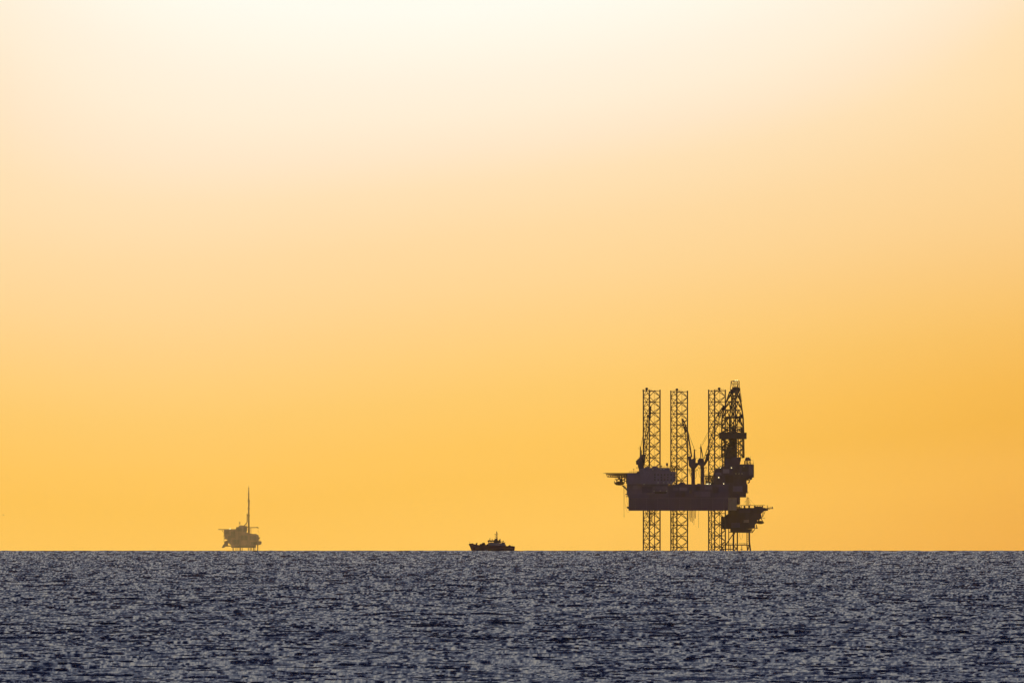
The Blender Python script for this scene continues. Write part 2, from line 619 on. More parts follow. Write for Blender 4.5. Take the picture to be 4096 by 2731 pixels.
rl = MB().rail([S(2560, 1871, -30.8), S(2678, 1871, -30.8)], 1.15, 2.2, 0.06)
rl.rail([S(2515, 1891, -33), S(2556, 1891, -33)], 1.0, 1.9, 0.05)
rl.build('railing', M['steel'], acc_o)
for x, y, r in ((2534, 1876, 0.14), (2519, 1884, 0.05), (2527, 1882, 0.05), (2546, 1882, 0.10), (2603, 1858, 0.06), (2643, 1853, 0.05), (2646, 1855, 0.05), (2676, 1862, 0.06), (2541, 1884, 0.06), (2553, 1884, 0.2)):
    ant = MB().tube(S(x, y, -25), S(x, 1892 if x < 2556 else 1871, -25), r, n=5)
    if x == 2534:
        ant.ball(S(2534, 1877, -25), 0.42)
    ant.build('antenna', M['steel'], acc_o)
MB().prism(S.poly([(2546, 1891.5), (2549, 1886), (2551, 1883), (2553, 1888), (2556, 1889), (2556, 1892)]), -27, -24).build('vent_cowl', M['steel'], acc_o)
rad = MB().ball(S(2667, 1857.5, -24), 0.88, 0.88, 1.27, 16, 10).build('radome', M['module'], rig, True)
MB().tube(S(2669, 1864, -24), S(2669, 1871, -24), 0.14).tube(S(2667.5, 1863, -24), S(2669, 1866, -24), 0.2).build('pole', M['steel'], rad)
# lattice gangway between accommodation and the middle leg
gw = MB()
for yy in (1864.5, 1875):
    gw.box(S(2679, yy + 0.6, -12), S(2717, yy - 0.6, -9))
for i in range(8):
    x = 2681 + i * 4.6
    gw.tube(S(x, 1864.5, -10.5), S(x + 4.6, 1875, -10.5), 0.12, n=4).tube(S(x + 4.6, 1864.5, -11), S(x, 1875, -11), 0.12, n=4)
for x, y0, y1 in ((2690, 1875, 1886), (2699, 1875, 1886), (2716, 1857, 1880)):
    gw.tube(S(x, y0, -10), S(x, y1, -10), 0.25, n=5)
for a, b in (((2682, 1876), (2690, 1886)), ((2690, 1876), (2682, 1886)), ((2690, 1876), (2699, 1886)), ((2699, 1876), (2691, 1886))):
    gw.tube(S(*a, -10), S(*b, -10), 0.17, n=4)
gw.build('gangway', M['steel'], rig)
gw = MB().tube(S(2695, 1928, -10), S(2695, 1938, -10), 0.25, n=5).tube(S(2703, 1922, -10), S(2703, 1938, -10), 0.25, n=5)
gw.tube(S(2694, 1928, -10), S(2703, 1938, -10), 0.17, n=4).tube(S(2703, 1929, -10), S(2695, 1938, -10), 0.17, n=4)
gw.build('block_support', M['steel'], rig)

# ---- helideck with its supporting trusses
hd = MB()
hx, hy, hr = S.X(2477), -22.0, 11.0
oct_ = [(hx + hr * 1.06 * math.cos(math.radians(a)), hy + hr * math.sin(math.radians(a))) for a in range(-158, 202, 45)]
hd.plan(oct_, S.Z(1894.5), S.Z(1891.6))
hd.box((S.X(2500), -30, S.Z(1894.4)), (S.X(2556), -12, S.Z(1891.3)))
hd_o = hd.build('helideck', M['derrick'], rig)
net = MB()
ring = [(hx + (hr + 1.5) * 1.06 * math.cos(math.radians(a)), hy + (hr + 1.5) * math.sin(math.radians(a))) for a in range(-158, 202, 45)]
for (xa, ya), (xb, yb), (xc, yc) in zip(ring, ring[1:] + ring[:1], oct_):
    net.tube((xa, ya, S.Z(1893.0)), (xb, yb, S.Z(1893.0)), 0.12, n=4)
    net.tube((xa, ya, S.Z(1893.0)), (xc, yc, S.Z(1893.8)), 0.1, n=4)
net.build('safety_net', M['derrick'], hd_o)
ht = MB()
for yy in (-28, -22, -16):
    ht.tube(S(2424, 1897, yy), S(2509, 1896.5, yy), 0.36, n=6)
    ht.tube(S(2429, 1907, yy), S(2470, 1909, yy), 0.33, n=6)
    ht.tube(S(2470, 1909, yy), S(2507, 1909, yy), 0.40, n=6)
    ht.tube(S(2425, 1898, yy), S(2429.5, 1907, yy), 0.2, n=5)
    x = 2431
    while x < 2500:
        ht.tube(S(x, 1907.5, yy), S(x + 6, 1897, yy), 0.2, n=5).tube(S(x + 6, 1897, yy), S(x + 12, 1908, yy), 0.2, n=5)
        ht.tube(S(x + 3, 1908, yy), S(x + 3, 1897, yy), 0.13, n=4)
        x += 9 + random.uniform(-1, 1)
for yy in (-28, -20):
    for a, b, r in (((2473, 1909), (2482, 1925), 0.42), ((2486, 1897), (2486, 1928), 0.34), ((2497, 1897), (2497, 1932), 0.3), ((2505, 1897), (2505, 1935), 0.4),
                    ((2474, 1910), (2506, 1926), 0.3), ((2478, 1920), (2506, 1898), 0.26), ((2482, 1925), (2506, 1910), 0.26), ((2466, 1920), (2474, 1917), 0.3), ((2480, 1916), (2489, 1928), 0.45), ((2474, 1909), (2474, 1918), 0.5)):
        ht.tube(S(*a, yy), S(*b, yy), r, n=5)
ht.build('support_truss', M['steel'], hd_o)
wk = MB().box(S(2458, 1918.2, -29), S(2508, 1916.2, -20))
wk.rail([S(2459, 1916.5, -29), S(2474, 1916.5, -29)], 1.3, 0.9, 0.05)
wk.tube(S(2459, 1918, -28), S(2466, 1924, -28), 0.1, n=4).tube(S(2466, 1918, -28), S(2466, 1925, -28), 0.45, n=5)
wk.build('walkway', M['steel'], rig)
dv = MB().path([S(2488, 1942, -27), S(2495, 1949, -27), S(2502, 1955, -27), S(2508, 1962, -27)], 0.33)
dv.path([S(2490, 1941, -25), S(2499, 1947, -25), S(2507, 1957, -25)], 0.28)
dv.tube(S(2494, 1948, -27), S(2498, 1952, -27), 0.5).tube(S(2490, 1942, -27.2), S(2490, 1942, -24.8), 0.3)
dv.tube(S(2500, 1947, -27.2), S(2500, 1947, -24.8), 0.3)
dv.build('davit', M['steel'], rig)


# ---- cranes
def loop(mb, x, y0, y1, d, bulge):
    pts = [S(x, y0, d), S(x + bulge * 0.7, y0 + (y1 - y0) * 0.15, d), S(x + bulge, (y0 + y1) / 2, d), S(x + bulge * 0.7, y1 - (y1 - y0) * 0.15, d), S(x, y1, d)]
    mb.path(pts, 0.12)


def crane(body, body_d, ped, rings, mast, boom, cables, hook=None, extra=None):
    c = MB()
    x0, x1, ya, yb = ped
    c.tube(S((x0 + x1) / 2, yb, 0) + Vector((0, body_d, 0)), S((x0 + x1) / 2, ya, body_d), (x1 - x0) / 2 * S.m, n=14)
    c.prism(S.poly(body), body_d - 2.6, body_d + 2.6)
    o = c.build('crane', M['module'], rig)
    r = MB()
    for (xa, xb, y) in rings:
        r.box(S(xa, y + 0.9, body_d - 2.6), S(xb, y - 0.5, body_d + 2.6))
        r.rail([S(xa, y, body_d - 2.5), S(xb, y, body_d - 2.5)], 1.2, 1.1, 0.06)
    if extra:
        extra(r, body_d)
    r.build('ring_platform', M['steel'], o)
    mm = MB()
    for p, q, w0, w1 in mast:
        mm.tube(S(*p, body_d), S(*q, body_d), w0 * S.m / 2, w1 * S.m / 2, n=6)
    mm.build('mast', M['steel'], o)
    b = MB()
    boom(b, body_d)
    b.build('boom', M['steel'], o)
    cb = MB()
    for p, q in cables:
        cb.tube(S(*p, body_d - 0.5), S(*q, body_d - 0.5), 0.055, n=4)
        cb.tube(S(*p, body_d + 0.5), S(p[0] + 2, p[1], 0) * 0 + S(q[0] + 2.5, q[1] + 1, body_d + 0.5), 0.05, n=4)
    cb.build('cable', M['steel'], o)
    if hook:
        h = MB()
        x, y, y0 = hook
        h.tube(S(x, y0, body_d), S(x, y, body_d), 0.05, n=4)
        h.tube(S(x, y, body_d), S(x, y + 4, body_d), 0.25, 0.1, n=6)
        h.build('hook', M['steel'], o)
    return o


def boom_l(b, d):
    b.truss(S(2571, 1822, d), S(2590, 1664, d), S(2582, 1822, d), S(2598, 1664, d), 17, 0.26, 0.13, 2.0)
    b.truss(S(2595, 1676, d), S(2597, 1628, d), S(2600, 1676, d), S(2602, 1628, d), 6, 0.42, 0.25, 1.2)
    b.prism(S.poly([(2587, 1665), (2588, 1660), (2593, 1658), (2594, 1668), (2590, 1672)]), d - 0.6, d + 0.6)
    b.prism(S.poly([(2595, 1652), (2596, 1632), (2600, 1627), (2605, 1626), (2605, 1634), (2602, 1640), (2600, 1655)]), d - 0.5, d + 0.5)
    b.ball(S(2600.5, 1678.5, d), 0.25)


crane([(2555, 1884), (2554, 1872), (2551, 1868), (2551, 1860), (2544, 1858), (2543.5, 1847), (2542, 1844), (2546, 1842), (2549, 1837), (2556, 1833), (2560, 1820), (2574, 1817), (2581.5, 1818), (2579, 1838), (2578, 1856), (2575, 1862), (2573, 1868), (2574, 1884)], -18,
      (2555, 2572 + 1, 1868, 1900), [(2545, 2556, 1873.5)],
      [((2561.5, 1835), (2560.8, 1787), 7, 5.2), ((2566, 1800), (2565, 1825), 3, 3), ((2560, 1787), (2558.8, 1782), 2, 1), ((2553, 1794.5), (2566, 1795), 1, 1), ((2552, 1790), (2555, 1796), .6, .6), ((2555, 1828), (2555, 1836), 1.2, 1.2)],
      boom_l, [((2561, 1786), (2588, 1664)), ((2563, 1790), (2571, 1745))], (2600, 1672, 1660))


def boom_m(b, d):
    b.truss(S(2751, 1826, d), S(2737, 1722, d), S(2767, 1828, d), S(2750, 1722, d), 13, 0.27, 0.13, 1.8)
    b.truss(S(2737, 1722, d), S(2727, 1680, d), S(2749, 1722, d), S(2734, 1682, d), 5, 0.36, 0.22, 1.2)
    b.tube(S(2748, 1722, d), S(2765, 1828, d), 0.42)
    b.tube(S(2742, 1728, d), S(2738, 1705, d), 0.8, 0.7)
    b.prism(S.poly([(2724.5, 1674), (2729, 1675), (2733, 1673), (2733, 1679), (2735, 1683), (2735, 1689), (2731, 1688), (2726, 1683)]), d - 0.6, d + 0.6)


def extra_m(r, d):
    r.truss(S(2754, 1884, d), S(2764, 1911, d), S(2761, 1884, d), S(2765, 1900, d), 4, 0.1, 0.08, 1.0)
    r.tube(S(2752, 1878, d), S(2764, 1878, d), 0.1, n=4)
    loop(r, 2779, 1882, 1914, d, 6)
    for x in (2753, 2757, 2784, 2788):
        r.tube(S(x, 1882, d), S(x, 1874, d), 0.07, n=4)


crane([(2749.5, 1826), (2753, 1824.5), (2763, 1825), (2765, 1838), (2769, 1834), (2782, 1834), (2781, 1851), (2791, 1851), (2790, 1863), (2784, 1870), (2779.5, 1875), (2764, 1875), (2758, 1868), (2754, 1862), (2753, 1845)], -22,
      (2764, 2779, 1872, 1945), [(2750, 2790, 1882)],
      [((2776, 1850), (2776.6, 1797), 10.5, 5), ((2774, 1797), (2774, 1786), 1.6, 1), ((2780, 1802), (2785, 1802), 2, .8), ((2770, 1801), (2784, 1799), .8, .8), ((2779, 1832.5), (2791, 1832.5), 1.4, 1), ((2782, 1820), (2782, 1836), .8, .8)],
      boom_m, [((2774, 1790), (2751, 1732)), ((2776, 1798), (2748, 1722))], (2728.6, 1717, 1684), extra_m)


def boom_r(b, d):
    b.prism(S.poly([(2815, 1862), (2819, 1862), (2830, 1843), (2838, 1818), (2837, 1813), (2829, 1814), (2823, 1820), (2821, 1832), (2815, 1850)]), d - 1.0, d + 1.0)
    b.truss(S(2815, 1835, d), S(2830, 1785, d), S(2834, 1818, d), S(2842, 1790, d), 4, 0.22, 0.13, 2.0)
    b.truss(S(2830, 1787, d), S(2867, 1662, d), S(2842, 1790, d), S(2878, 1668, d), 13, 0.24, 0.13, 2.0)
    b.truss(S(2867, 1662, d), S(2887, 1630, d), S(2878, 1668, d), S(2893, 1633, d), 5, 0.3, 0.2, 1.4)
    b.prism(S.poly([(2885, 1633), (2889, 1625), (2894, 1622), (2898, 1627), (2894, 1634), (2890, 1640), (2885, 1640)]), d - 0.7, d + 0.7)
    b.prism(S.poly([(2867, 1660), (2872, 1657), (2876, 1664), (2882, 1667), (2880, 1672), (2874, 1670)]), d - 0.7, d + 0.7)


def extra_r(r, d):
    loop(r, 2800, 1872, 1910, d, -6)
    r.tube(S(2825, 1874, d), S(2816, 1889, d), 0.1, n=4)
    for x in (2792, 2796, 2819, 2823):
        r.tube(S(x, 1872, d), S(x, 1865, d), 0.07, n=4)


crane([(2789, 1860), (2789, 1840), (2793, 1838), (2794, 1832), (2799, 1833), (2806, 1834), (2812, 1833), (2815, 1845), (2816, 1860), (2814, 1868), (2816, 1874), (2800.5, 1874), (2799, 1862)], -23,
      (2800.5, 2816, 1870, 1945), [(2790, 2825.5, 1872)],
      [((2802, 1840), (2801.8, 1785), 4, 5), ((2814, 1848), (2802.5, 1787), 3.4, 4.5), ((2801.5, 1785), (2801, 1775), 2, .7), ((2795, 1792), (2803, 1794), 1.2, 2.4), ((2801, 1806), (2808, 1808), 1, 1)],
      boom_r, [((2802, 1782), (2867, 1660)), ((2804, 1786), (2830, 1740))], None, extra_r)

# ---- drilling package: cantilever, drill floor, derrick
cant = MB()
cant.prism(S.poly([(2876, 1940), (2876, 1905), (2908, 1905), (2998, 1905), (2998, 1912), (2992, 1920), (2985, 1921), (2985, 1932), (2987, 1937), (2989, 1940), (2989, 1968), (2983, 1974),
                   (2983, 1989), (2959, 1989), (2959, 2017), (2946, 2017), (2946, 1995), (2880, 1995)]), -20, 2)
cant.prism(S.poly([(2986, 1922), (2998, 1918), (2998, 1930), (2988, 1935), (2990, 1929), (2995, 1926), (2995, 1922)]), -18, -14)
cant.prism(S.poly([(2986, 1971), (2993, 1967), (2992, 1970.5), (2988, 1973)]), -18, -15)
cant.build('cantilever', M['module'], rig)
df = MB()
df.prism(S.poly([(2853, 1940), (2852, 1900), (2856, 1886), (2862, 1878), (2870, 1875), (2880, 1869), (2888, 1867), (2897, 1862), (2898, 1845), (2903, 1838), (2910, 1834),
                 (2938, 1828), (2962, 1829), (2962, 1840), (2958, 1856), (2958, 1905), (2900, 1940)]), -21, 0)
df.build('drill_floor', M['module'], rig)
md = MB()
md.prism(S.poly([(2957, 1857), (3000, 1856), (3014, 1857.5), (3014, 1909), (3007, 1911), (3007, 1918), (2999, 1918), (2996, 1913), (2957, 1913)]), -23, -4)
md_o = md.build('equipment_module', M['module'], rig)
tk = MB()
tk.prism(S.poly([(2979, 1840), (2980, 1833), (2984, 1829), (2996, 1829), (2998, 1834), (3002, 1837), (3003, 1840), (2999, 1843), (2979, 1843)]), -20, -12)
for x in (2978.5, 2987, 2999.5):
    tk.tube(S(x, 1842, -16), S(x, 1857, -16), 0.55 if x < 2999 else 0.3)
tk.tube(S(2992, 1843, -16), S(3000, 1856, -16), 0.15).tube(S(3000, 1843, -16), S(2992, 1856, -16), 0.15)
tk.tube(S(3001, 1825, -16), S(3001, 1840, -16), 0.08).path([S(3001, 1841.5, -22), S(3011.5, 1841.5, -22), S(3011.5, 1857, -22)], 0.09)
tk.rail([S(2990, 1857, -22.5), S(3013, 1857, -22.5)], 1.1, 1.6, 0.06)
tk.build('tank', M['module'], md_o)
st = MB()
st.prism(S.poly([(2999, 1912), (3003, 1918), (2999, 1921), (2994, 1925), (2994, 1921)]), -17, -15)
st.build('stair_landing', M['steel'], md_o)
# deck pipe rack between crane and drill floor
pr = MB()
pr.box(S(2816, 1905.5, -24), S(2856, 1901.5, -10))
pr.rail([S(2816, 1901.5, -24), S(2856, 1901.5, -24)], 1.1, 1.2, 0.06)
for i in range(7):
    x = 2819 + i * 5.6
    pr.tube(S(x, 1905, -20), S(x, 1938, -20), 0.25, n=5)
    pr.tube(S(x, 1905, -20), S(x + 5.6, 1922, -20), 0.16, n=4).tube(S(x + 5.6, 1905, -21), S(x, 1922, -21), 0.16, n=4)
    if i % 2:
        pr.box(S(x - 3, 1938, -24), S(x + 4, 1924 - (i % 3) * 3, -16))
pr.box(S(2822, 1938, -25), S(2856, 1931, -14))
pr.build('pipe_rack', M['steel'], rig)

LV = [(1573, 2936.3, 20.8), (1606, 2933.6, 29.5), (1639, 2931, 37.5), (1672, 2929.6, 44), (1709, 2930, 45), (1731, 2930.2, 45.5), (1756, 2930.4, 45.7), (1789, 2930.6, 45.8), (1830, 2930.8, 46)]
DC = -10.0


def corner(lv, k):
    y, cx, r = lv
    a = math.radians(15 + 90 * k)
    return Vector((S.X(cx) + r * S.m * math.cos(a), DC + r * S.m * math.sin(a), S.Z(y)))


dk = MB()
for j, lv in enumerate(LV):
    for k in range(4):
        a, b = corner(lv, k), corner(lv, k + 1)
        if j != 0:
            dk.tube(a, b, 0.34, n=5)
        if j + 1 < len(LV):
            a2, b2 = corner(LV[j + 1], k), corner(LV[j + 1], k + 1)
            dk.tube(a, a2, 0.56, n=6)
            if j in (0, 2, 3):
                m2 = (a + b) / 2
                dk.tube(m2, a2, 0.38, n=5).tube(m2, b2, 0.38, n=5)
            elif j == 1:
                m2 = (a + b) / 2
                dk.tube(m2, a2, 0.38, n=5).tube(m2, b2, 0.38, n=5)
            else:
                dk.tube(a, b2, 0.38, n=5).tube(b, a2, 0.38, n=5)
dk_o = dk.build('derrick', M['derrick'], rig)
cr = MB()
cr.box(S(2915, 1573.5, DC - 4.5), S(2957, 1566, DC + 4.5))
cr.box(S(2920, 1566, DC - 3.6), S(2957, 1557, DC + 3.6))
cr.prism(S.poly([(2927, 1557), (2929, 1550), (2934, 1547.5), (2946, 1547.5), (2949, 1549), (2955, 1549), (2955, 1557)]), DC - 2.5, DC + 2.5)
cr.box(S(2923, 1578, DC - 2), S(2929, 1573, DC + 2))
cr.box(S(2955, 1566, DC - 2), S(2960.5, 1552, DC + 1))
for yy in (-3, 3):
    cr.tube(S(2920, 1557, DC + yy), S(2924, 1525, DC + yy), 0.17, n=5).tube(S(2956.5, 1557, DC + yy), S(2956, 1525.5, DC + yy), 0.24, n=5)
    cr.tube(S(2923, 1525, DC + yy), S(2957, 1525.5, DC + yy), 0.24, n=5)
    cr.tube(S(2924, 1525, DC + yy), S(2929, 1552, DC + yy), 0.15, n=5).tube(S(2956, 1526, DC + yy), S(2950, 1549, DC + yy), 0.15, n=5)
    cr.tube(S(2948, 1525, DC + yy), S(2949, 1550, DC + yy), 0.3, n=5)
    cr.tube(S(2925, 1527, DC + yy), S(2935, 1546, DC + yy), 0.12, n=5)
    for x in (2934, 2938, 2942):
        cr.tube(S(x, 1525, DC + yy), S(x + 0.6, 1548, DC + yy), 0.11, n=4)
cr.tube(S(2924, 1525, DC - 3), S(2924, 1525, DC + 3), 0.17, n=4).tube(S(2956, 1525, DC - 3), S(2956, 1525, DC + 3), 0.17, n=4)
cr.box(S(2931, 1536, DC - 1.2), S(2949, 1534, DC + 1.2))
cr.box(S(2931, 1525, DC - 1), S(2937, 1522.5, DC + 1))
cr.build('crown_block', M['derrick'], dk_o)
pf = MB()
pf.box(S(2904, 1673, DC - 7), S(2973, 1665.5, DC + 7))
pf.box(S(2956, 1665.5, DC - 2), S(2966, 1661, DC + 2))
pf.build('monkey_board', M['derrick'], dk_o)
ww = MB()
ww.plan([(S.X(2876), DC - 11), (S.X(2985), DC - 11), (S.X(2985), DC + 11), (S.X(2876), DC + 11)], S.Z(1756), S.Z(1730.5))
for i in range(14):
    x = S.X(2876) + 0.7 + i * 1.5
    ww.box((x - 0.06, DC - 11.08, S.Z(1755.5)), (x + 0.06, DC - 11.0, S.Z(1731)))
ww.build('wind_wall', M['derrick'], dk_o)
ps = MB()
for x, y0, y1, r in ((2935, 1580, 1731, 0.44), (2948, 1575, 1731, 0.18), (2930, 1580, 1665, 0.36), (2941, 1580, 1731, 0.3), (2926, 1600, 1731, 0.24), (2931, 1700, 1731, 0.5), (2922, 1672, 1731, 0.3), (2907.5, 1670, 1731, 0.36)):
    ps.tube(S(x, y0, DC), S(x, y1, DC), r, n=6)
for i in range(6):                                       # racked stands of drill pipe
    ps.tube(S(2926.5 + i * 2.4, 1709 + (i % 2) * 4 - (4 if i in (2, 3) else 0), DC - 1), S(2926.5 + i * 2.4, 1731, DC - 1), 0.3, n=5)
for i in range(11):
    ps.tube(S(2918 + i * 2.1, 1756, DC - 1 + (i % 2)), S(2918 + i * 2.1, 1834, DC - 1 + (i % 2)), 0.28, n=5)
for i, (x, y) in enumerate(((2897, 1756), (2905, 1760), (2909, 1775), (2900, 1800), (2904, 1795), (2912, 1770), (2943, 1756), (2946.5, 1756), (2953, 1756), (2961, 1756), (2969, 1756), (2972, 1757), (2888.5, 1800), (2892, 1820))):
    ps.tube(S(x, y, DC - 2), S(x, 1868 if x < 2910 else 1832, DC - 2), 0.2 if i % 2 else 0.34, n=5)
ps.box(S(2905, 1836, DC - 5), S(2920, 1790, DC + 3))
ps.box(S(2898, 1790, DC - 4), S(2905, 1772, DC + 3))
ps.box(S(2897, 1845, DC - 4), S(2906, 1812, DC + 3))
ps.box(S(2913, 1800, DC - 3), S(2919, 1776, DC + 3))
ps.build('drill_pipe_rack', M['derrick'], dk_o)
tb = MB()
tb.box(S(2927, 1731, DC - 2), S(2939, 1712, DC + 1.5))
tb.prism(S.poly([(2962, 1731), (2963, 1716), (2968, 1712), (2971, 1716), (2972, 1731)]), DC - 1.5, DC + 1.5)
for i in range(5):
    tb.tube(S(2951 + 4 * i, 1673, DC - 3), S(2949 + 5 * i, 1709, DC - 3), 0.13, n=4)
tb.box(S(2955, 1690, DC - 1), S(2963, 1674, DC + 1))
tb.box(S(2936, 1686, DC - 1), S(2963, 1684, DC + 1))
tb.build('top_drive', M['derrick'], dk_o)
ld = MB()
ld.truss(S(2958.5, 1566, DC - 5), S(2964, 1605, DC - 5), S(2961.5, 1566, DC - 5), S(2967, 1605, DC - 5), 9, 0.06, 0.06, 0.6)
ld.box(S(2957, 1607, DC - 6), S(2967, 1604.5, DC - 3))
ld.build('ladder', M['derrick'], dk_o)
# leg-side tower under the wind wall, left
for x, y in ((2823.4, 1935.5), (2829.6, 1935.3), (2839, 1935.5), (2892.8, 1934.8), (2873.6, 1909.6), (2924.4, 1871.2), (2940, 1521.8), (2947.6, 1521.8), (2880, 1871.5)):
    q = S(x, y, -31.5 if y > 1900 else -22)
    if y > 1900 or y > 1850:
        q.y = -30.2 if x < 2850 or y > 1920 else -21.8
    else:
        q.y = DC - 3
    r = 0.24 if x in (2823.4, 2839, 2880) or y < 1600 else 0.36
    b = MB().ball(q, r, r, r, 8, 6)
    b.tube(q + Vector((0, 0.1, 0)), q + Vector((0, 1.5, -0.3)), 0.08, n=4)
    b.build('work_light', M['lamp'], rig)
for x, y in ((2642.8, 1875.5), (2654, 1876.7), (2610, 1878), (2631, 1930), (2653.5, 1930), (2669, 1930.5), (2683, 1930), (2615, 1963), (2640, 1963), (2665, 1963), (2575, 1937.5), (2942, 1894.5), (2954, 1894.5), (2966, 1894.5), (2974, 1866)):
    yy = -33.1 if y > 1885 else -31.1
    if y > 1936 and x < 2700:
        yy = -30.6
    if x > 2900:
        yy = -23.1
    MB().box((S.X(x) - 0.5, yy, S.Z(y) - 0.09), (S.X(x) + 0.5, yy + 0.09, S.Z(y) + 0.09)).build('strip_light', M['strip'], rig)


# deck modules, skids and cladding panels that break up the dark faces
for j_, (x0_, x1_, y0_, y1_, yf_, mt_) in enumerate((
        (2690, 2712, 1950, 1962, -29.6, 'hull_light'), (2716, 2748, 1949, 1963, -29.6, 'house'), (2752, 2766, 1952, 1975, -29.6, 'module'), (2782, 2798, 1945, 1960, -29.6, 'derrick'),
        (2818, 2846, 1943, 1958, -29.6, 'hull_light'), (2850, 2872, 1948, 1972, -29.6, 'module'), (2700, 2740, 1968, 1986, -29.6, 'module'), (2776, 2840, 1966, 1987, -29.6, 'hull_light'),
        (2858, 2884, 1890, 1902, -21.0, 'hull_light'), (2890, 2916, 1876, 1893, -21.0, 'house'), (2922, 2950, 1862, 1884, -21.0, 'module'), (2900, 2930, 1900, 1930, -21.0, 'derrick'),
        (2966, 2990, 1868, 1886, -23.0, 'derrick'), (2994, 3010, 1862, 1900, -23.0, 'hull_light'), (2930, 2968, 1944, 1966, -20.0, 'hull_light'), (2972, 2982, 1948, 1984, -20.0, 'derrick'),
        (2530, 2560, 1942, 1956, -30.4, 'house'), (2566, 2606, 1946, 1972, -30.4, 'hull'), (2612, 2668, 1944, 1956, -30.4, 'house'), (2618, 2664, 1966, 1974, -30.4, 'derrick'))):
    MB().box((S.X(x0_), yf_ - 0.35, S.Z(y1_)), (S.X(x1_), yf_ - 0.02, S.Z(y0_))).build('cladding_panel', M[mt_], rig)

# ---- lifeboats: things of their own
def lifeboat(x0, x1, y0, y1, dep, nose):
    """enclosed lifeboat between photo columns x0..x1, rows y0 (canopy) .. y1 (keel)"""
    L = (x1 - x0) * S.m
    Hh = (y1 - y0) * S.m
    cx, zb = S.X((x0 + x1) / 2), S.Z(y1)
    base = S.loc + Vector((cx, dep, zb))
    t = empty('lifeboat', base)
    n = 10
    def shell(z_of, half):
        mb = MB()
        rings = []
        for i in range(n + 1):
            u = i / n * 2 - 1
            wv = max(0.06, (1 - abs(u) ** 2.6)) * half
            zz = z_of(u)
            rings.append((u * L / 2, wv, zz))
        for i in range(n):
            (xa, wa, (ka, ta)), (xb, wb, (kb, tb_)) = rings[i], rings[i + 1]
            sec = lambda x, wq, k, tq: [(x, -wq, tq), (x, -wq * 0.6, k), (x, wq * 0.6, k), (x, wq, tq)]
            A, B = sec(xa, wa, ka, ta), sec(xb, wb, kb, tb_)
            mb.add(A + B, [(0, 1, 5, 4), (1, 2, 6, 5), (2, 3, 7, 6), (3, 0, 4, 7)])
            if i == 0:
                mb.add(A, [(0, 1, 2, 3)])
            if i == n - 1:
                mb.add(B, [(3, 2, 1, 0)])
        return mb
    shell(lambda u: (Hh * 0.32 * abs(u) ** 3, Hh * 0.52), L * 0.16).build('boat_hull', M['boat'], t)
    shell(lambda u: (Hh * 0.98 * (1 - 0.35 * abs(u) ** 3), Hh * 0.525), L * 0.155).build('canopy', M['boat'], t)
    k = MB()
    k.box((nose * L * 0.22 - L * 0.09, -L * 0.05, Hh * 0.9), (nose * L * 0.22 + L * 0.09, L * 0.05, Hh * 1.1))
    k.build('cockpit', M['boat'], t)
    return t


tag(lifeboat(2459, 2497, 1924, 1940.5, -24, 1), 'dark enclosed lifeboat slung under the helideck of the big drilling rig', 'lifeboat', 'lifeboats')
bp = MB().prism(S.poly([(2456, 1934.5), (2456, 1924), (2458.6, 1924), (2458.6, 1934)]), -24.6, -23.4)
bp.tube(S(2457, 1934, -24), S(2468, 1941, -24), 0.18).box(S(2470, 1941.6, -26), S(2510, 1940.8, -22))
bp.build('boat_cradle', M['steel'], rig)


# ---- ropes and hoses hanging from the rig: each a thing
def hang(name, pts, r, label, cat, group=None, weight=False, dep=-27, n=5):
    base = S(*pts[0], dep)
    loc = S.loc + base
    mb = MB()
    loc_pts = [S(x, y, dep) - base for x, y in pts]
    mb.path(loc_pts, r, n)
    if weight:
        e = loc_pts[-1]
        mb.tube(e, e + Vector((0, 0, -0.7)), 0.22, 0.14)
    o = mb.build(name, M['rope'] if name == 'rope' else M['steel'])
    o.location = loc
    return tag(o, label, cat, group)


hang('rope', [(2494, 1950), (2494.6, 1985), (2495, 2020), (2495.3, 2064)], 0.11, 'long straight rope with a weight hanging from the davit under the helideck', 'rope', weight=True)
hang('rope', [(2496, 1952), (2497, 1990), (2499, 2015), (2503, 2035), (2507, 2045), (2511, 2048.5), (2515, 2047), (2518, 2043)], 0.06, 'slack rope looping from the helideck davit down under the hull corner', 'rope')
hang('rope', [(2500, 1955), (2504, 1972), (2506, 1984), (2507, 2005), (2510, 2025)], 0.05, 'short thin rope hanging close along the hull\'s slanted bow edge', 'rope')
HG = 'hoses in the ragged bunch under the rig hull'
for i, (x, y1, r) in enumerate(((2753, 2105, .07), (2756, 2076, .14), (2759, 2083, .10), (2763, 2086, .26), (2766.5, 2070, .13), (2769, 2090, .18), (2773.5, 2082, .1), (2775, 2098, .12), (2778, 2072, .12), (2781, 2073, .2))):
    pts = [(x, 2041), (x + random.uniform(-.8, .8), 2041 + (y1 - 2041) * .5), (x + random.uniform(-.8, .8), y1)]
    hang('hose', pts, r, 'dark hose in the ragged bunch hanging under the hull below the pair of cranes', 'hose', HG, dep=-20 + i * 0.5)
hang('hose', [(2793, 2041), (2793.3, 2080), (2793, 2111)], 0.10, 'single long thin hose hanging alone beside the ragged hose bunch', 'hose', dep=-20)
HL = 'hoses hanging inside the leg nearest the helideck'
for i, (x, y1, r) in enumerate(((2584, 2095, .07), (2588.5, 2068, .14), (2591, 2072, .07), (2600.5, 2096, .2), (2603.5, 2105, .08), (2606, 2085, .24), (2610, 2098, .1))):
    pts = [(x, 2041), (x + random.uniform(-.5, .5), 2041 + (y1 - 2041) * .5), (x + random.uniform(-.6, .6), y1)]
    hang('hose', pts, r, 'dark hose dangling inside the leg nearest the helideck, just below the hull', 'hose', HL, dep=-24)

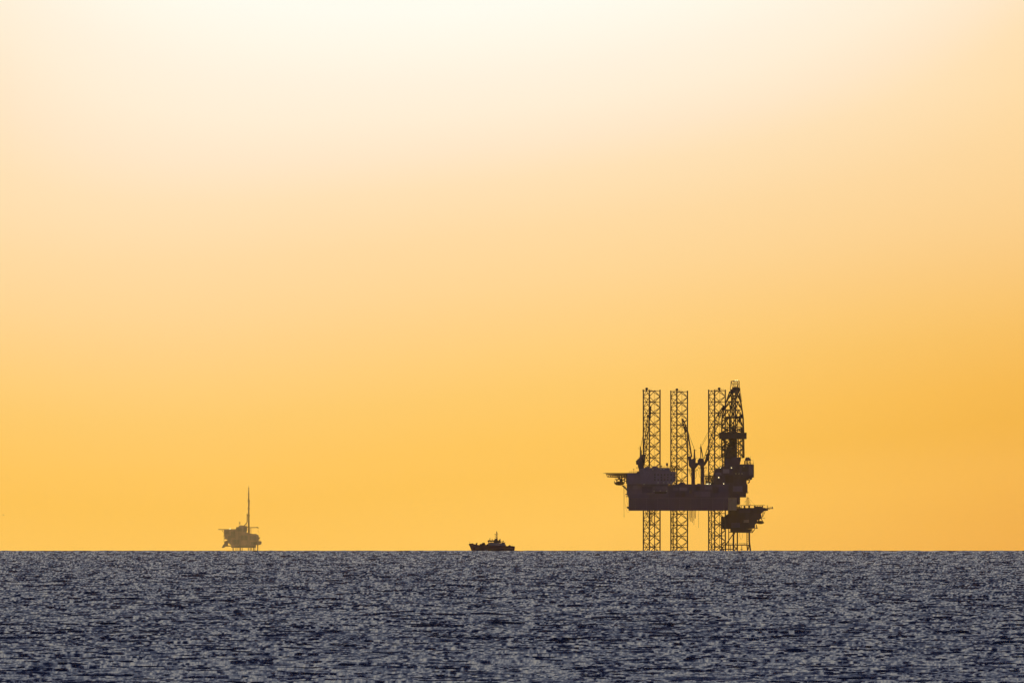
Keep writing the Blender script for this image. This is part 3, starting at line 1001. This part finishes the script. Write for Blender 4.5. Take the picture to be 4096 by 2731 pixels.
# ================================================================== WELLHEAD PLATFORM BESIDE THE RIG
Wp = tag(empty('wellhead_platform', S.loc + Vector((S.X(2950), 10, 0))),
         'small dark offshore platform on stout legs tucked under the rig\'s derrick end', 'platform')
_S0 = S


class Shift(Site):
    def __init__(self, s, ox):
        self.cx, self.m, self.off = s.cx + ox, s.m, s.off


S2 = Shift(S, 2950 - 2712)
P = S2
HZ = 0.0
m_ = MB()
m_.prism(P.poly([(2885, 2115), (2885, 2066), (2892, 2065), (2893, 2068), (2900, 2064), (2906, 2059), (2914, 2054), (2924, 2053), (2940, 2053), (3030, 2060), (3046, 2068), (3046, 2073), (3029, 2080), (3029, 2092), (3020, 2097), (3020, 2113), (2985, 2115)]), -10, 12)
m_.build('lower_deck', M['platform'], Wp)
m_ = MB()
m_.prism(P.poly([(2913, 2053.5), (2913, 2040), (2946, 2040), (2946, 2031), (3062, 2030), (3064, 2034), (3072, 2034), (3072, 2042), (3058, 2043), (3049, 2049), (3045, 2053.5)]), -9, 11)
m_.prism(P.poly([(2930, 2053.4), (3044, 2053.4), (3046, 2068), (2930, 2068)]), -9.5, 11.5)
m_.build('upper_deck', M['platform'], Wp)
m_ = MB()
m_.prism(P.poly([(2918, 2129.5), (2918, 2127), (2922, 2126), (2922, 2115), (3012, 2115), (3004, 2121), (3003, 2128), (3009, 2128), (3009, 2130.5)]), -8, 10)
m_.build('cellar_deck', M['platform'], Wp)
hp = MB().box(P(2944, 2022.2, -9), P(3058, 2020, 11))
hp.prism(P.poly([(3058, 2022), (3062, 2021), (3058, 2020.2)]), -8, 10)
for x in (2949, 2957, 2965, 2976, 2979, 2996, 2999, 3018, 3021, 3030, 3040, 3050):
    hp.tube(P(x, 2021, -7), P(x, 2032, -7), 0.45 if x in (2979, 2996, 3018, 3050) else 0.25, n=5)
hp.box(P(2940, 2030.5, -8), P(2962, 2026, 8)).box(P(3018, 2031, -8), P(3052, 2025, 8)).box(P(2947, 2018.5, -3), P(2956, 2017, 2)).box(P(2994, 2018.2, -3), P(3003, 2017, 2))
hp.box(P(2978, 2030.5, -4), P(2982, 2022, 4)).box(P(2994, 2031, -4), P(2999, 2022, 4))
hp.build('weather_deck', M['platform'], Wp)
bb = MB().tube(P(3070, 2034.5, -3), P(3093, 2033, -3), 0.3).tube(P(3066, 2033, 0), P(3080, 2034.5, 0), 0.5)
for x, y in ((3069, 2021), (3072, 2022), (3089, 2026), (3091, 2026), (3077, 2029), (3083, 2029)):
    bb.tube(P(x, y, -3), P(x, 2034, -3), 0.14 if x != 3089 else 0.3, n=4)
bb.tube(P(3069, 2021.5, -3), P(3073, 2021.5, -3), 0.12).tube(P(3075, 2029, -3), P(3091, 2027, -3), 0.08)
bb.tube(P(3062, 2043, -3), P(3052, 2066, -3), 0.2).tube(P(3055, 2043, -3), P(3050, 2066, -3), 0.18).tube(P(3050, 2043, -3), P(3050, 2066, -3), 0.12).tube(P(3046, 2066.5, -3), P(3053, 2066, -3), 0.3).tube(P(3057, 2052, -3), P(3050, 2048, -3), 0.12)
bb.build('outrigger', M['platform'], Wp)
bb = MB().box(P(3044, 2073, -4), P(3061, 2071.6, -2))
for a, b in (((3030, 2077), (3040, 2086)), ((3037, 2074), (3037, 2086)), ((3044, 2073), (3051, 2084)), ((3041, 2073), (3032, 2084)), ((3046, 2068), (3046, 2078))):
    bb.tube(P(*a, -4), P(*b, -4), 0.28, n=5)
bb.box(P(3019, 2114, -6), P(3031, 2111.6, 6))
bb.tube(P(3026, 2097, -3), P(3026, 2112, -3), 0.35).tube(P(3031, 2106, -3), P(3031, 2113, -3), 0.1).tube(P(3023, 2107, -3), P(3031, 2107, -3), 0.1)
bb.tube(P(3020, 2115, -3), P(3009, 2130, -3), 0.35).tube(P(3008, 2116, -3), P(3008, 2129, -3), 0.3).tube(P(3003, 2118, -3), P(3009, 2129, -3), 0.2)
bb.build('boat_davit', M['platform'], Wp)


def pleg(x, y0, x2, y2, wpx, d, name='leg', bottom=-9.0):
    mb = MB()
    w_ = wpx * P.m / 2
    if x2 is None:
        mb.tube(P(x, y0, d), Vector((P.X(x), d, bottom)), w_, n=10)
    else:
        mb.tube(P(x, y0, d), P(x, y2, d), w_, n=10)
        k = (x2 - x) / max(1, (2203 - y2))
        e = Vector((P.X(x + k * 60), d, P.Z(y2 + 60)))
        mb.tube(P(x, y2, d), e, w_, n=10)
    return mb.build(name, M['platform'], Wp)


pleg(2886.3, 2113, None, None, 4.6, -8)
pleg(2916, 2113, None, None, 3.6, 8)
pleg(2934, 2126, None, None, 7, -6)
pleg(2950.5, 2126, None, None, 5.2, 8)
pleg(2997.2, 2127, 3002, 2164, 6.6, -6)
jb = MB()
jb.tube(P(2932, 2136, -6), P(2904, 2178, -6), 0.42).tube(P(2940, 2130, -6), P(2934, 2140, -6), 0.5)
jb.tube(P(2885, 2179, -6), P(2999, 2179.5, -6), 0.36).tube(P(2884, 2196, -6), P(2936, 2196, -6), 0.38)
jb.tube(P(2937, 2183, -6), P(2951, 2203, -6), 0.36).tube(P(2951, 2183, -6), P(2936, 2205, -6), 0.36)
jb.tube(P(2888, 2185, -6), P(2897, 2205, -6), 0.32).tube(P(2896, 2183, -6), P(2882, 2200, -6), 0.3).tube(P(2880, 2198, -6), P(2888, 2203, -6), 0.5)
jb.tube(P(2988, 2130, -5), P(2988, 2176, -5), 0.3).tube(P(2988, 2176, -5), P(2992, 2215, -5), 0.5).tube(P(2996, 2178, -5), P(2993, 2198, -5), 0.4)
for k in range(6):
    jb.tube(P(2988, 2134 + k * 7.5, -5), P(2994, 2134 + k * 7.5, -5), 0.12, n=4)
jb.build('bracing', M['platform'], Wp)
ra = MB().rail([P(2890, 2178.5, -6.5), P(2930, 2178.5, -6.5)], 1.25, 0.62, 0.06).rail([P(2955, 2178.5, -6.5), P(2988, 2178.5, -6.5)], 1.25, 0.6, 0.06)
for x, r in ((2942, .16), (2944.5, .16), (2978, .16)):
    ra.tube(P(x, 2179, -6), P(x, 2172, -6), r, n=4)
ra.build('railing', M['platform'], Wp)
for x, r in ((2920.5, .14), (2923, .2), (2966.5, .22), (2971, .07), (2895, .1), (2905, .07)):
    rs = MB().tube(Vector((P.X(x), 0, -5)), P(x, 2180, 0), r, n=5)
    if x == 2966.5:
        rs.tube(P(2962, 2197, 0), P(2971, 2197, 0), 0.25)
    rs.build('riser', M['platform'], Wp)
mt = MB()
mt.truss(P(2984, 2021, 4), P(2989, 1988, 4), P(2997, 2021, 4), P(2995, 1988, 4), 9, 0.07, 0.055, 2.0)
mt.tube(P(2992, 2021, 4), P(2992, 1984, 4), 0.09)
for a, b in (((2978, 2003), (3001, 2002)), ((2980, 1998), (2999, 1996)), ((2982, 2010), (3004, 2009)), ((2985, 1992), (2999, 1990)), ((2988, 1998), (2975, 2016)), ((2994, 1990), (3022, 2020)), ((2996, 2004), (3006, 2020)), ((2982, 2000), (2982, 2012)), ((3000, 1996), (3000, 2012))):
    mt.tube(P(*a, 4), P(*b, 4), 0.05, n=4)
mt.build('lattice_mast', M['platform'], Wp)
for x0_, x1_, y0_, y1_, yf_, mt_ in ((2974, 2996, 2078, 2090, -10, 'buff'), (2892, 2912, 2078, 2096, -10, 'module'), (2925, 2960, 2090, 2110, -10, 'hull_light'), (2950, 2990, 2056, 2066, -9.5, 'hull_light'), (3004, 3040, 2056, 2066, -9.5, 'module'), (2955, 3000, 2036, 2050, -9, 'hull')):
    MB().box((P.X(x0_), yf_ - 0.35, P.Z(y1_)), (P.X(x1_), yf_ - 0.02, P.Z(y0_))).build('cladding_panel', M[mt_], Wp)
# the lifeboat on the platform's right side
tag(lifeboat(3026, 3056, 2082, 2095.5, 6, -1), 'dark enclosed lifeboat hung on the outer side of the small stout-legged platform', 'lifeboat', 'lifeboats')
S = _S0
hang('hose', [(2958, 2129), (2960, 2145), (2963, 2154), (2965.5, 2156.5), (2968, 2154), (2970.5, 2145), (2972, 2129)], 0.07, 'thin hose sagging in a loop under the small platform', 'hose', dep=10)

# ================================================================== THE SHIP
V = Site(1968, 11800.0)
ship = tag(empty('ship', V.loc), 'dark red-hulled supply ship with pale wheelhouse lying between the two platforms', 'ship')


def ship_hull():
    # stations along the length: (x at keel, x at deck, deck row, half breadth at deck)
    st = [(1890, 1875.5, 2174.6, 0.15), (1892, 1881, 2173.8, 1.9), (1897, 1890, 2174.2, 3.3), (1905, 1901, 2176.6, 4.5), (1916, 1914, 2179.0, 5.2), (1945, 1945, 2179.6, 5.6),
          (1985, 1985, 2181, 5.6), (2022, 2024, 2183, 5.5), (2048, 2052, 2183.2, 5.2), (2056, 2060, 2184.5, 4.8)]
    mb = MB()
    rings = []
    keel = 2212
    for xk, xd, yd, hb in st:
        xm = xd + (xk - xd) * 0.45
        ring = [V(xd, yd, -hb), V(xm, yd + (keel - yd) * 0.45, -hb * 0.9), V(xk, 2205, -hb * 0.62), V(xk + (1 if xk < 1950 else -1) * 2, keel + 4, -0.02),
                V(xk + (1 if xk < 1950 else -1) * 2, keel + 4, 0.02), V(xk, 2205, hb * 0.62), V(xm, yd + (keel - yd) * 0.45, hb * 0.9), V(xd, yd, hb)]
        rings.append(ring)
    n = 8
    for A, B in zip(rings, rings[1:]):
        mb.add(A + B, [(i, (i + 1) % n, (i + 1) % n + n, i + n) for i in range(n)])
    mb.add(rings[0], [tuple(range(n))])
    mb.add(rings[-1], [tuple(range(n))])
    return mb


hl = ship_hull().build('hull', M['ship_hull'], ship)
bw = MB()
bw.prism(V.poly([(1875, 2175), (1879, 2173.5), (1886, 2172.6), (1893, 2174), (1900, 2176.8), (1900, 2179), (1878, 2181.5), (1876, 2181)]), -0.6, 0.6)
bw.tube(V(1879.5, 2166, 0), V(1878.5, 2174, 0), 0.08)
bw.box(V(1889, 2174, -1), V(1893, 2172, 1))
bw.build('bulwark', M['ship_hull'], hl)
MB().box(V(1939, 2204.5, -5.15), V(1951, 2198, -4.0)).build('hull_patch', M['ship_white'], hl)  # pale patch low on the hull side
dkm = MB()
dkm.prism(V.poly([(1900, 2178.5), (1902.5, 2175), (1904, 2171), (1911, 2170.6), (1908, 2178.5)]), -1.5, 1.5)
dkm.prism(V.poly([(1918, 2180), (1922, 2174), (1926, 2175), (1928.5, 2171), (1932, 2169.8), (1938.6, 2169.8), (1941, 2176), (1944, 2179.5), (1944, 2181), (1918, 2181)]), -2, 2)
dkm.tube(V(1919.5, 2173, 0), V(1919.5, 2180, 0), 0.1)
dkm.prism(V.poly([(1943, 2181), (1945, 2178.6), (1949, 2175), (1951.5, 2174), (1954, 2175), (1954, 2182)]), -3, 3)
dkm.build('deck_winch', M['ship_dark'], ship)
sp = MB()
sp.prism(V.poly([(1953, 2182), (1953, 2176), (1952.5, 2170.5), (1994, 2170.5), (2005, 2172), (2018, 2172), (2020, 2174), (2023.5, 2178), (2023.5, 2184)]), -4.4, 4.4)
sup = sp.build('superstructure', M['ship_white'], ship)
wh = MB()
wh.prism(V.poly([(1952.5, 2170.4), (1952, 2167.5), (1956, 2167.5), (1956, 2170.4)]), -4.2, 4.2)
wh.prism(V.poly([(1975, 2170.4), (1975, 2167.5), (1996, 2166), (2003, 2166), (2005, 2170.4)]), -4.2, 4.2)
for x in (1959.5, 1963.5, 1967, 1971.5):
    wh.box(V(x - 0.8, 2170.4, -4.2), V(x + 0.8, 2165.5, -4.0)).box(V(x - 0.8, 2170.4, 4.0), V(x + 0.8, 2165.5, 4.2))
wh.box(V(1956, 2170.4, -4.2), V(1975, 2169, 4.2))
wh.prism(V.poly([(1950.3, 2164), (1952, 2160), (1954, 2159.4), (1961, 2159.6), (1966, 2160.6), (1975, 2159.8), (1978, 2159), (1994, 2161), (1994, 2167.4), (1975, 2167.4), (1974, 2165.4), (1956, 2165.4), (1952, 2167.4)]), -4.6, 4.6)
wh_o = wh.build('wheelhouse', M['ship_dark'], sup)
for x, y, r in ((1959.6, 2153.6, .32), (1980.5, 2153.4, .3), (1968.5, 2156.5, .22), (2000.5, 2155.6, .3)):
    MB().ball(V(x, y, 0), r).tube(V(x, y, 0), V(x, 2161, 0), 0.2).build('searchlight', M['ship_dark'], ship)
tp = MB()
tp.prism(V.poly([(1976, 2160), (1979, 2156), (1982, 2155.5), (1984, 2153), (1988, 2151), (1989.6, 2156), (1991, 2161)]), -1, 1)
tp.build('mast_base', M['ship_dark'], ship)
MB().tube(V(1971.5, 2147, 0), V(1970, 2160.5, 0), 0.03).build('aerial', M['ship_dark'], ship)
ms = MB().tube(V(1988.5, 2161, 0), V(1986.6, 2126, 0), 0.40, 0.24, n=8)
ms.tube(V(1986.6, 2126.5, 0), V(1986.6, 2124, 0), 0.33, 0.1).tube(V(1978, 2135.5, 0), V(1983, 2135.5, 0), 0.1).tube(V(1980.2, 2135, 0), V(1981, 2138, 0), 0.3)
ms.path([V(1981, 2138, 0), V(1987, 2139.6, 0)], 0.14).path([V(1979.5, 2144.2, 0), V(1983, 2144.4, 0)], 0.12).path([V(1981, 2144, 0), V(1981.5, 2147, 0), V(1987, 2148.4, 0)], 0.16)
ms.path([V(1988, 2135, 0), V(1992.6, 2135, 0)], 0.13).tube(V(1990, 2130.5, 0), V(1990.3, 2135, 0), 0.06).tube(V(1984.5, 2131.5, 0), V(1990, 2131, 0), 0.08).tube(V(1984.8, 2141.4, 0), V(1990, 2141.4, 0), 0.1).tube(V(1992, 2135, 0), V(1991, 2160, 0), 0.025).tube(V(1986, 2128.5, 0), V(1990, 2128.5, 0), 0.06)
ms.build('mast', M['ship_dark'], ship)
fn = MB().prism(V.poly([(1992.5, 2170), (1994, 2161), (1996, 2158.5), (1998, 2157), (2001, 2156.5), (2002.4, 2159), (2003.2, 2166), (2003.2, 2170)]), -2.6, 2.6)
fn.build('funnel', M['ship_dark'], ship)
af = MB().path([V(2004.6, 2164.4, -2), V(2007.5, 2166.5, -2), V(2010, 2169.5, -2), V(2010.5, 2172, -2)], 0.2)
af.tube(V(2012.4, 2170, 0), V(2012.4, 2166, 0), 0.12).ball(V(2012.4, 2164, 0), 0.42)
af.prism(V.poly([(2004, 2172.4), (2007, 2170), (2012, 2168.6), (2019, 2168.6), (2021, 2170.4), (2019, 2172.4)]), -3, 3)
af.tube(V(2020, 2169.5, 0), V(2022.5, 2168, 0), 0.08)
af.build('davit', M['ship_dark'], ship)
MB().prism(V.poly([(2031, 2184), (2035, 2180.6), (2038, 2179.2), (2041, 2179.4), (2043.4, 2182), (2043.4, 2184)]), -1.8, 1.8).tube(V(2048.6, 2175, 0), V(2048, 2183, 0), 0.05).build('aft_deck_hump', M['ship_dark'], ship)  # rounded hump and thin post on the aft deck

# ================================================================== THE FAR PLATFORM
F = Site(965, 32000.0)
far = tag(empty('production_platform', F.loc), 'hazy pale brown production platform on the horizon with a tall thin mast', 'platform')


def jit(pts, a=0.8):
    return pts


body = MB()
body.prism(F.poly([(896, 2118), (945, 2117), (945, 2107.5), (955.5, 2107), (956, 2103), (964, 2100.6), (980, 2101.5), (986, 2105), (989, 2109), (989, 2119), (986, 2129), (996, 2131), (1006, 2134.4),
                   (1008, 2134.4), (1025, 2134.6), (1030, 2138), (1035, 2140), (1034, 2150), (1035.5, 2166), (1035.5, 2179), (1024, 2179), (1024, 2190), (926, 2190), (926, 2180), (910, 2169), (910, 2158), (899, 2155), (900, 2148), (898, 2142), (897, 2134)]), -16, 16)
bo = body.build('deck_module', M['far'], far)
md = MB()
md.prism(F.poly([(1024, 2179), (1034, 2165), (1040, 2163), (1046.5, 2166), (1046, 2173), (1043, 2178)]), -10, 10)
md.tube(F(1038, 2165, -6), F(1038, 2149, -6), 0.25).tube(F(1044, 2165, -6), F(1044, 2162, -6), 0.25)
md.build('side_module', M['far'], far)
for pts, y0_, y1_, nm in (([(1032, 2150), (1036, 2148), (1041.5, 2148), (1040, 2151), (1035, 2156)], -8, 8, 'balcony'),
                          ([(887, 2190), (893, 2179), (900, 2171), (912, 2166), (912, 2182), (903, 2183), (897, 2190)], -12, 10, 'lifeboat_ramp'),
                          ([(896, 2166), (898, 2164), (900, 2167), (905, 2162), (912, 2160), (912, 2171), (898, 2172)], -8, 8, 'balcony'),
                          ([(896, 2154), (899, 2149), (902, 2150), (902, 2156), (897, 2155.6)], -8, 8, 'balcony'),
                          ([(892, 2142.6), (898.5, 2141.4), (899, 2144.6), (894, 2144.6)], -8, 8, 'balcony')):
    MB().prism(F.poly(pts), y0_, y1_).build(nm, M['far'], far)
tr = MB()
for i in range(7):
    x = 903 + i * 3.4
    tr.tube(F(x, 2180, -9), F(x + 3.4, 2185, -9), 0.25, n=4).tube(F(x + 3.4, 2180, -9), F(x, 2185, -9), 0.25, n=4)
tr.tube(F(900, 2185, -9), F(928, 2185, -9), 0.3, n=4)
tr.tube(F(897, 2120, -9), F(896, 2160, -9), 0.25, n=4).tube(F(896, 2160, -9), F(903, 2186, -9), 0.25, n=4).tube(F(889, 2120, -9), F(895, 2130, -9), 0.4, n=4)
tr.tube(F(894, 2165, -9), F(910, 2163.5, -9), 0.2, n=4).tube(F(903, 2161, -9), F(903, 2168, -9), 0.2, n=4)
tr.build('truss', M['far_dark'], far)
for x0_, x1_, y0_, y1_ in ((902, 918, 2122, 2136), (924, 940, 2124, 2150), (946, 970, 2112, 2124), (974, 984, 2108, 2126), (930, 958, 2158, 2176), (964, 990, 2140, 2160), (1000, 1024, 2142, 2160), (1004, 1030, 2166, 2177), (940, 1016, 2181, 2188), (914, 924, 2142, 2164)):
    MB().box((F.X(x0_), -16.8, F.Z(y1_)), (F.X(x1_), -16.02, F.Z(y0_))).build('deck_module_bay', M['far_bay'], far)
fd = MB()
fx, fr_ = F.X(897), F.m * 23
fo = [(fx + fr_ * math.cos(math.radians(a)), -4 + fr_ * math.sin(math.radians(a))) for a in range(0, 360, 45)]
fd.plan(fo, F.Z(2118.6), F.Z(2115.6))
fd.box(F(895, 2119, -13), F(946, 2115.5, 5))
fd.tube(F(871.6, 2115.6, -4), F(876, 2116.4, -4), 0.4)
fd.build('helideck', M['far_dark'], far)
mast = MB()
mast.truss(F(992.8, 2132, 0), F(993.9, 1960, 0), F(998.2, 2132, 0), F(995.8, 1960, 0), 26, 0.42, 0.3, 2.0)
mast.tube(F(995.6, 2134, 0), F(995.2, 2062, 0), 1.1, 0.75, n=8).tube(F(995.2, 2062, 0), F(994.6, 1958, 0), 0.62, 0.45, n=8).tube(F(994.6, 1960, 0), F(994.8, 1941.5, 0), 0.45, 0.18, n=8)
for y, hw in ((1953, 2), (1976.5, 2.4), (1996, 2.2), (2002.5, 4), (2033.5, 4), (2061, 3), (2095, 2.6)):
    mast.box(F(994.9 - hw * 1.5, y + 1.6, -1.2), F(994.9 + hw * 1.5, y - 1.4, 1.2))
mast.tube(F(998.6, 2000, 0), F(998.6, 2024, 0), 0.3).tube(F(989, 2000, 0), F(992, 2003, 0), 0.25).tube(F(999, 2063, 0), F(1000.5, 2060, 0), 0.3).tube(F(998, 2094, 0), F(1000, 2094, 0), 0.3)
mast.build('mast', M['far_dark'], far)
ex = MB().path([F(988.6, 2054.5, 2), F(988.8, 2089, 2)], 0.85, 8).path([F(988.8, 2088.5, 2), F(976, 2103, 2)], 0.8, 8)
ex.box(F(986.4, 2056, 1), F(990.6, 2054, 3))
ex.build('exhaust_stack', M['far_dark'], far)
cr2 = MB().truss(F(997, 2107.6, -6), F(1030, 2107.5, -6), F(997, 2111, -6), F(1030, 2110, -6), 10, 0.22, 0.16, 1.5)
cr2.prism(F.poly([(1026, 2108), (1031, 2106.6), (1036, 2110), (1034.5, 2112), (1026, 2110.6)]), -7, -5)
cr2.tube(F(1034, 2111, -6), F(1034, 2124, -6), 0.1, n=4).tube(F(1034, 2124, -6), F(1034, 2128, -6), 0.4)
for x in (1000, 1002.4, 1005.7):
    cr2.tube(F(x, 2110, -6), F(x, 2135, -6), 0.25, n=5)
cr2.tube(F(985, 2107, -6), F(999, 2109, -6), 0.4)
cr2.build('crane', M['far_dark'], far)
tp2 = MB()
for a, b in (((958, 2092), (955.6, 2104)), ((958, 2092), (964, 2104)), ((959, 2086), (959, 2093)), ((955, 2085), (957, 2086.5)), ((962, 2087), (958, 2091)), ((987, 2095), (987, 2106)), ((984, 2104), (992, 2106)), ((970, 2100), (970, 2104)), ((982, 2100), (981, 2104))):
    tp2.tube(F(*a, 0), F(*b, 0), 0.3, n=5)
tp2.prism(F.poly([(957, 2091), (958, 2088), (960.5, 2088), (961.6, 2091), (960, 2093)]), -0.8, 0.8)
tp2.build('antenna', M['far_dark'], far)
for x, wpx, d in ((932.8, 4.2, -9), (960.6, 5, 9), (968.5, 2.6, 12), (995.8, 4, -9), (1003.7, 4, 9), (1015.6, 3.4, 3), (1031.4, 4.4, -9)):
    top = 2189 if x < 1024 else 2177
    MB().tube(F(x, top, d), Vector((F.X(x), d, -8)), wpx * F.m / 2, n=8).build('leg', M['far_dark'], far)
for x, r in ((941.8, .25), (945.6, .2), (949, .3), (953, .25), (1012.4, .25), (1020.4, .35), (989.4, .12), (1006.6, .12)):
    MB().tube(F(x, 2189, 0), Vector((F.X(x), 0, -6)), r * 1.4, n=5).build('riser', M['far_dark'], far)
MB().ball(F(920.7, 2114.3, -14), 0.62, 0.62, 0.62, 8, 6).tube(F(920.7, 2114.3, -14), F(920.7, 2117, -13.5), 0.15, n=4).build('work_light', M['lamp'], far)

# ================================================================== A BIRD LOW OVER THE SEA, FAR LEFT
BD = 5200.0
bx = math.tan((14.3 - 2048) * PXA) * BD
bz = CAM_H + BD * (PITCH - (2058.8 - 1365.5) * PXA)
bird_me = bpy.data.meshes.new('bird')
bm = bmesh.new()
sk = bm.verts.layers.skin.verify()
def bv(p, r):
    v = bm.verts.new(p)
    v[sk].radius = r if isinstance(r, tuple) else (r, r)
    return v
body_p = [((-0.26, 0, 0.14), .035), ((-0.16, 0, 0.10), .06), ((0, 0, 0.02), .085), ((0.14, 0, -0.07), .06), ((0.26, 0, -0.14), .03)]
vs = [bv(p, r) for p, r in body_p]
for a, b in zip(vs, vs[1:]):
    bm.edges.new((a, b))
for s in (-1, 1):
    wv = [bv((-0.04, s * 0.22, 0.12), (.05, .03)), bv((0.02, s * 0.42, 0.10), (.035, .02)), bv((0.10, s * 0.62, 0.02), (.015, .012))]
    prev = vs[2]
    for q in wv:
        bm.edges.new((prev, q))
        prev = q
vs[2][sk].use_root = True
bm.to_mesh(bird_me)
bm.free()
bird_me.materials.append(M['bird'])
bird = bpy.data.objects.new('bird', bird_me)
bird.modifiers.new('skin', 'SKIN')
bird.modifiers.new('subdivision', 'SUBSURF').render_levels = 1
bird.location = (bx, BD, bz)
COL.objects.link(bird)
tag(bird, 'tiny dark bird flying alone low above the open sea', 'bird')

# ================================================================== HAZE
hz = MB().box((-34500, -34500, sea_z(33500) - 2.0), (34500, 34500, 122.0))
hm_ = bpy.data.materials.new('haze_air')
hm_.use_nodes = True
t = hm_.node_tree
t.nodes.remove(t.nodes['Principled BSDF'])
vol = N(t, 'ShaderNodeVolumePrincipled')
vol.inputs['Color'].default_value = (*HAZE_COLOR, 1)
vol.inputs['Density'].default_value = HAZE_DENSITY
vol.inputs['Anisotropy'].default_value = 0.85
t.links.new(vol.outputs[0], t.nodes['Material Output'].inputs['Volume'])
ho = hz.build('haze', hm_)
tag(ho, 'thin warm evening haze over the sea', 'haze', kind='stuff')
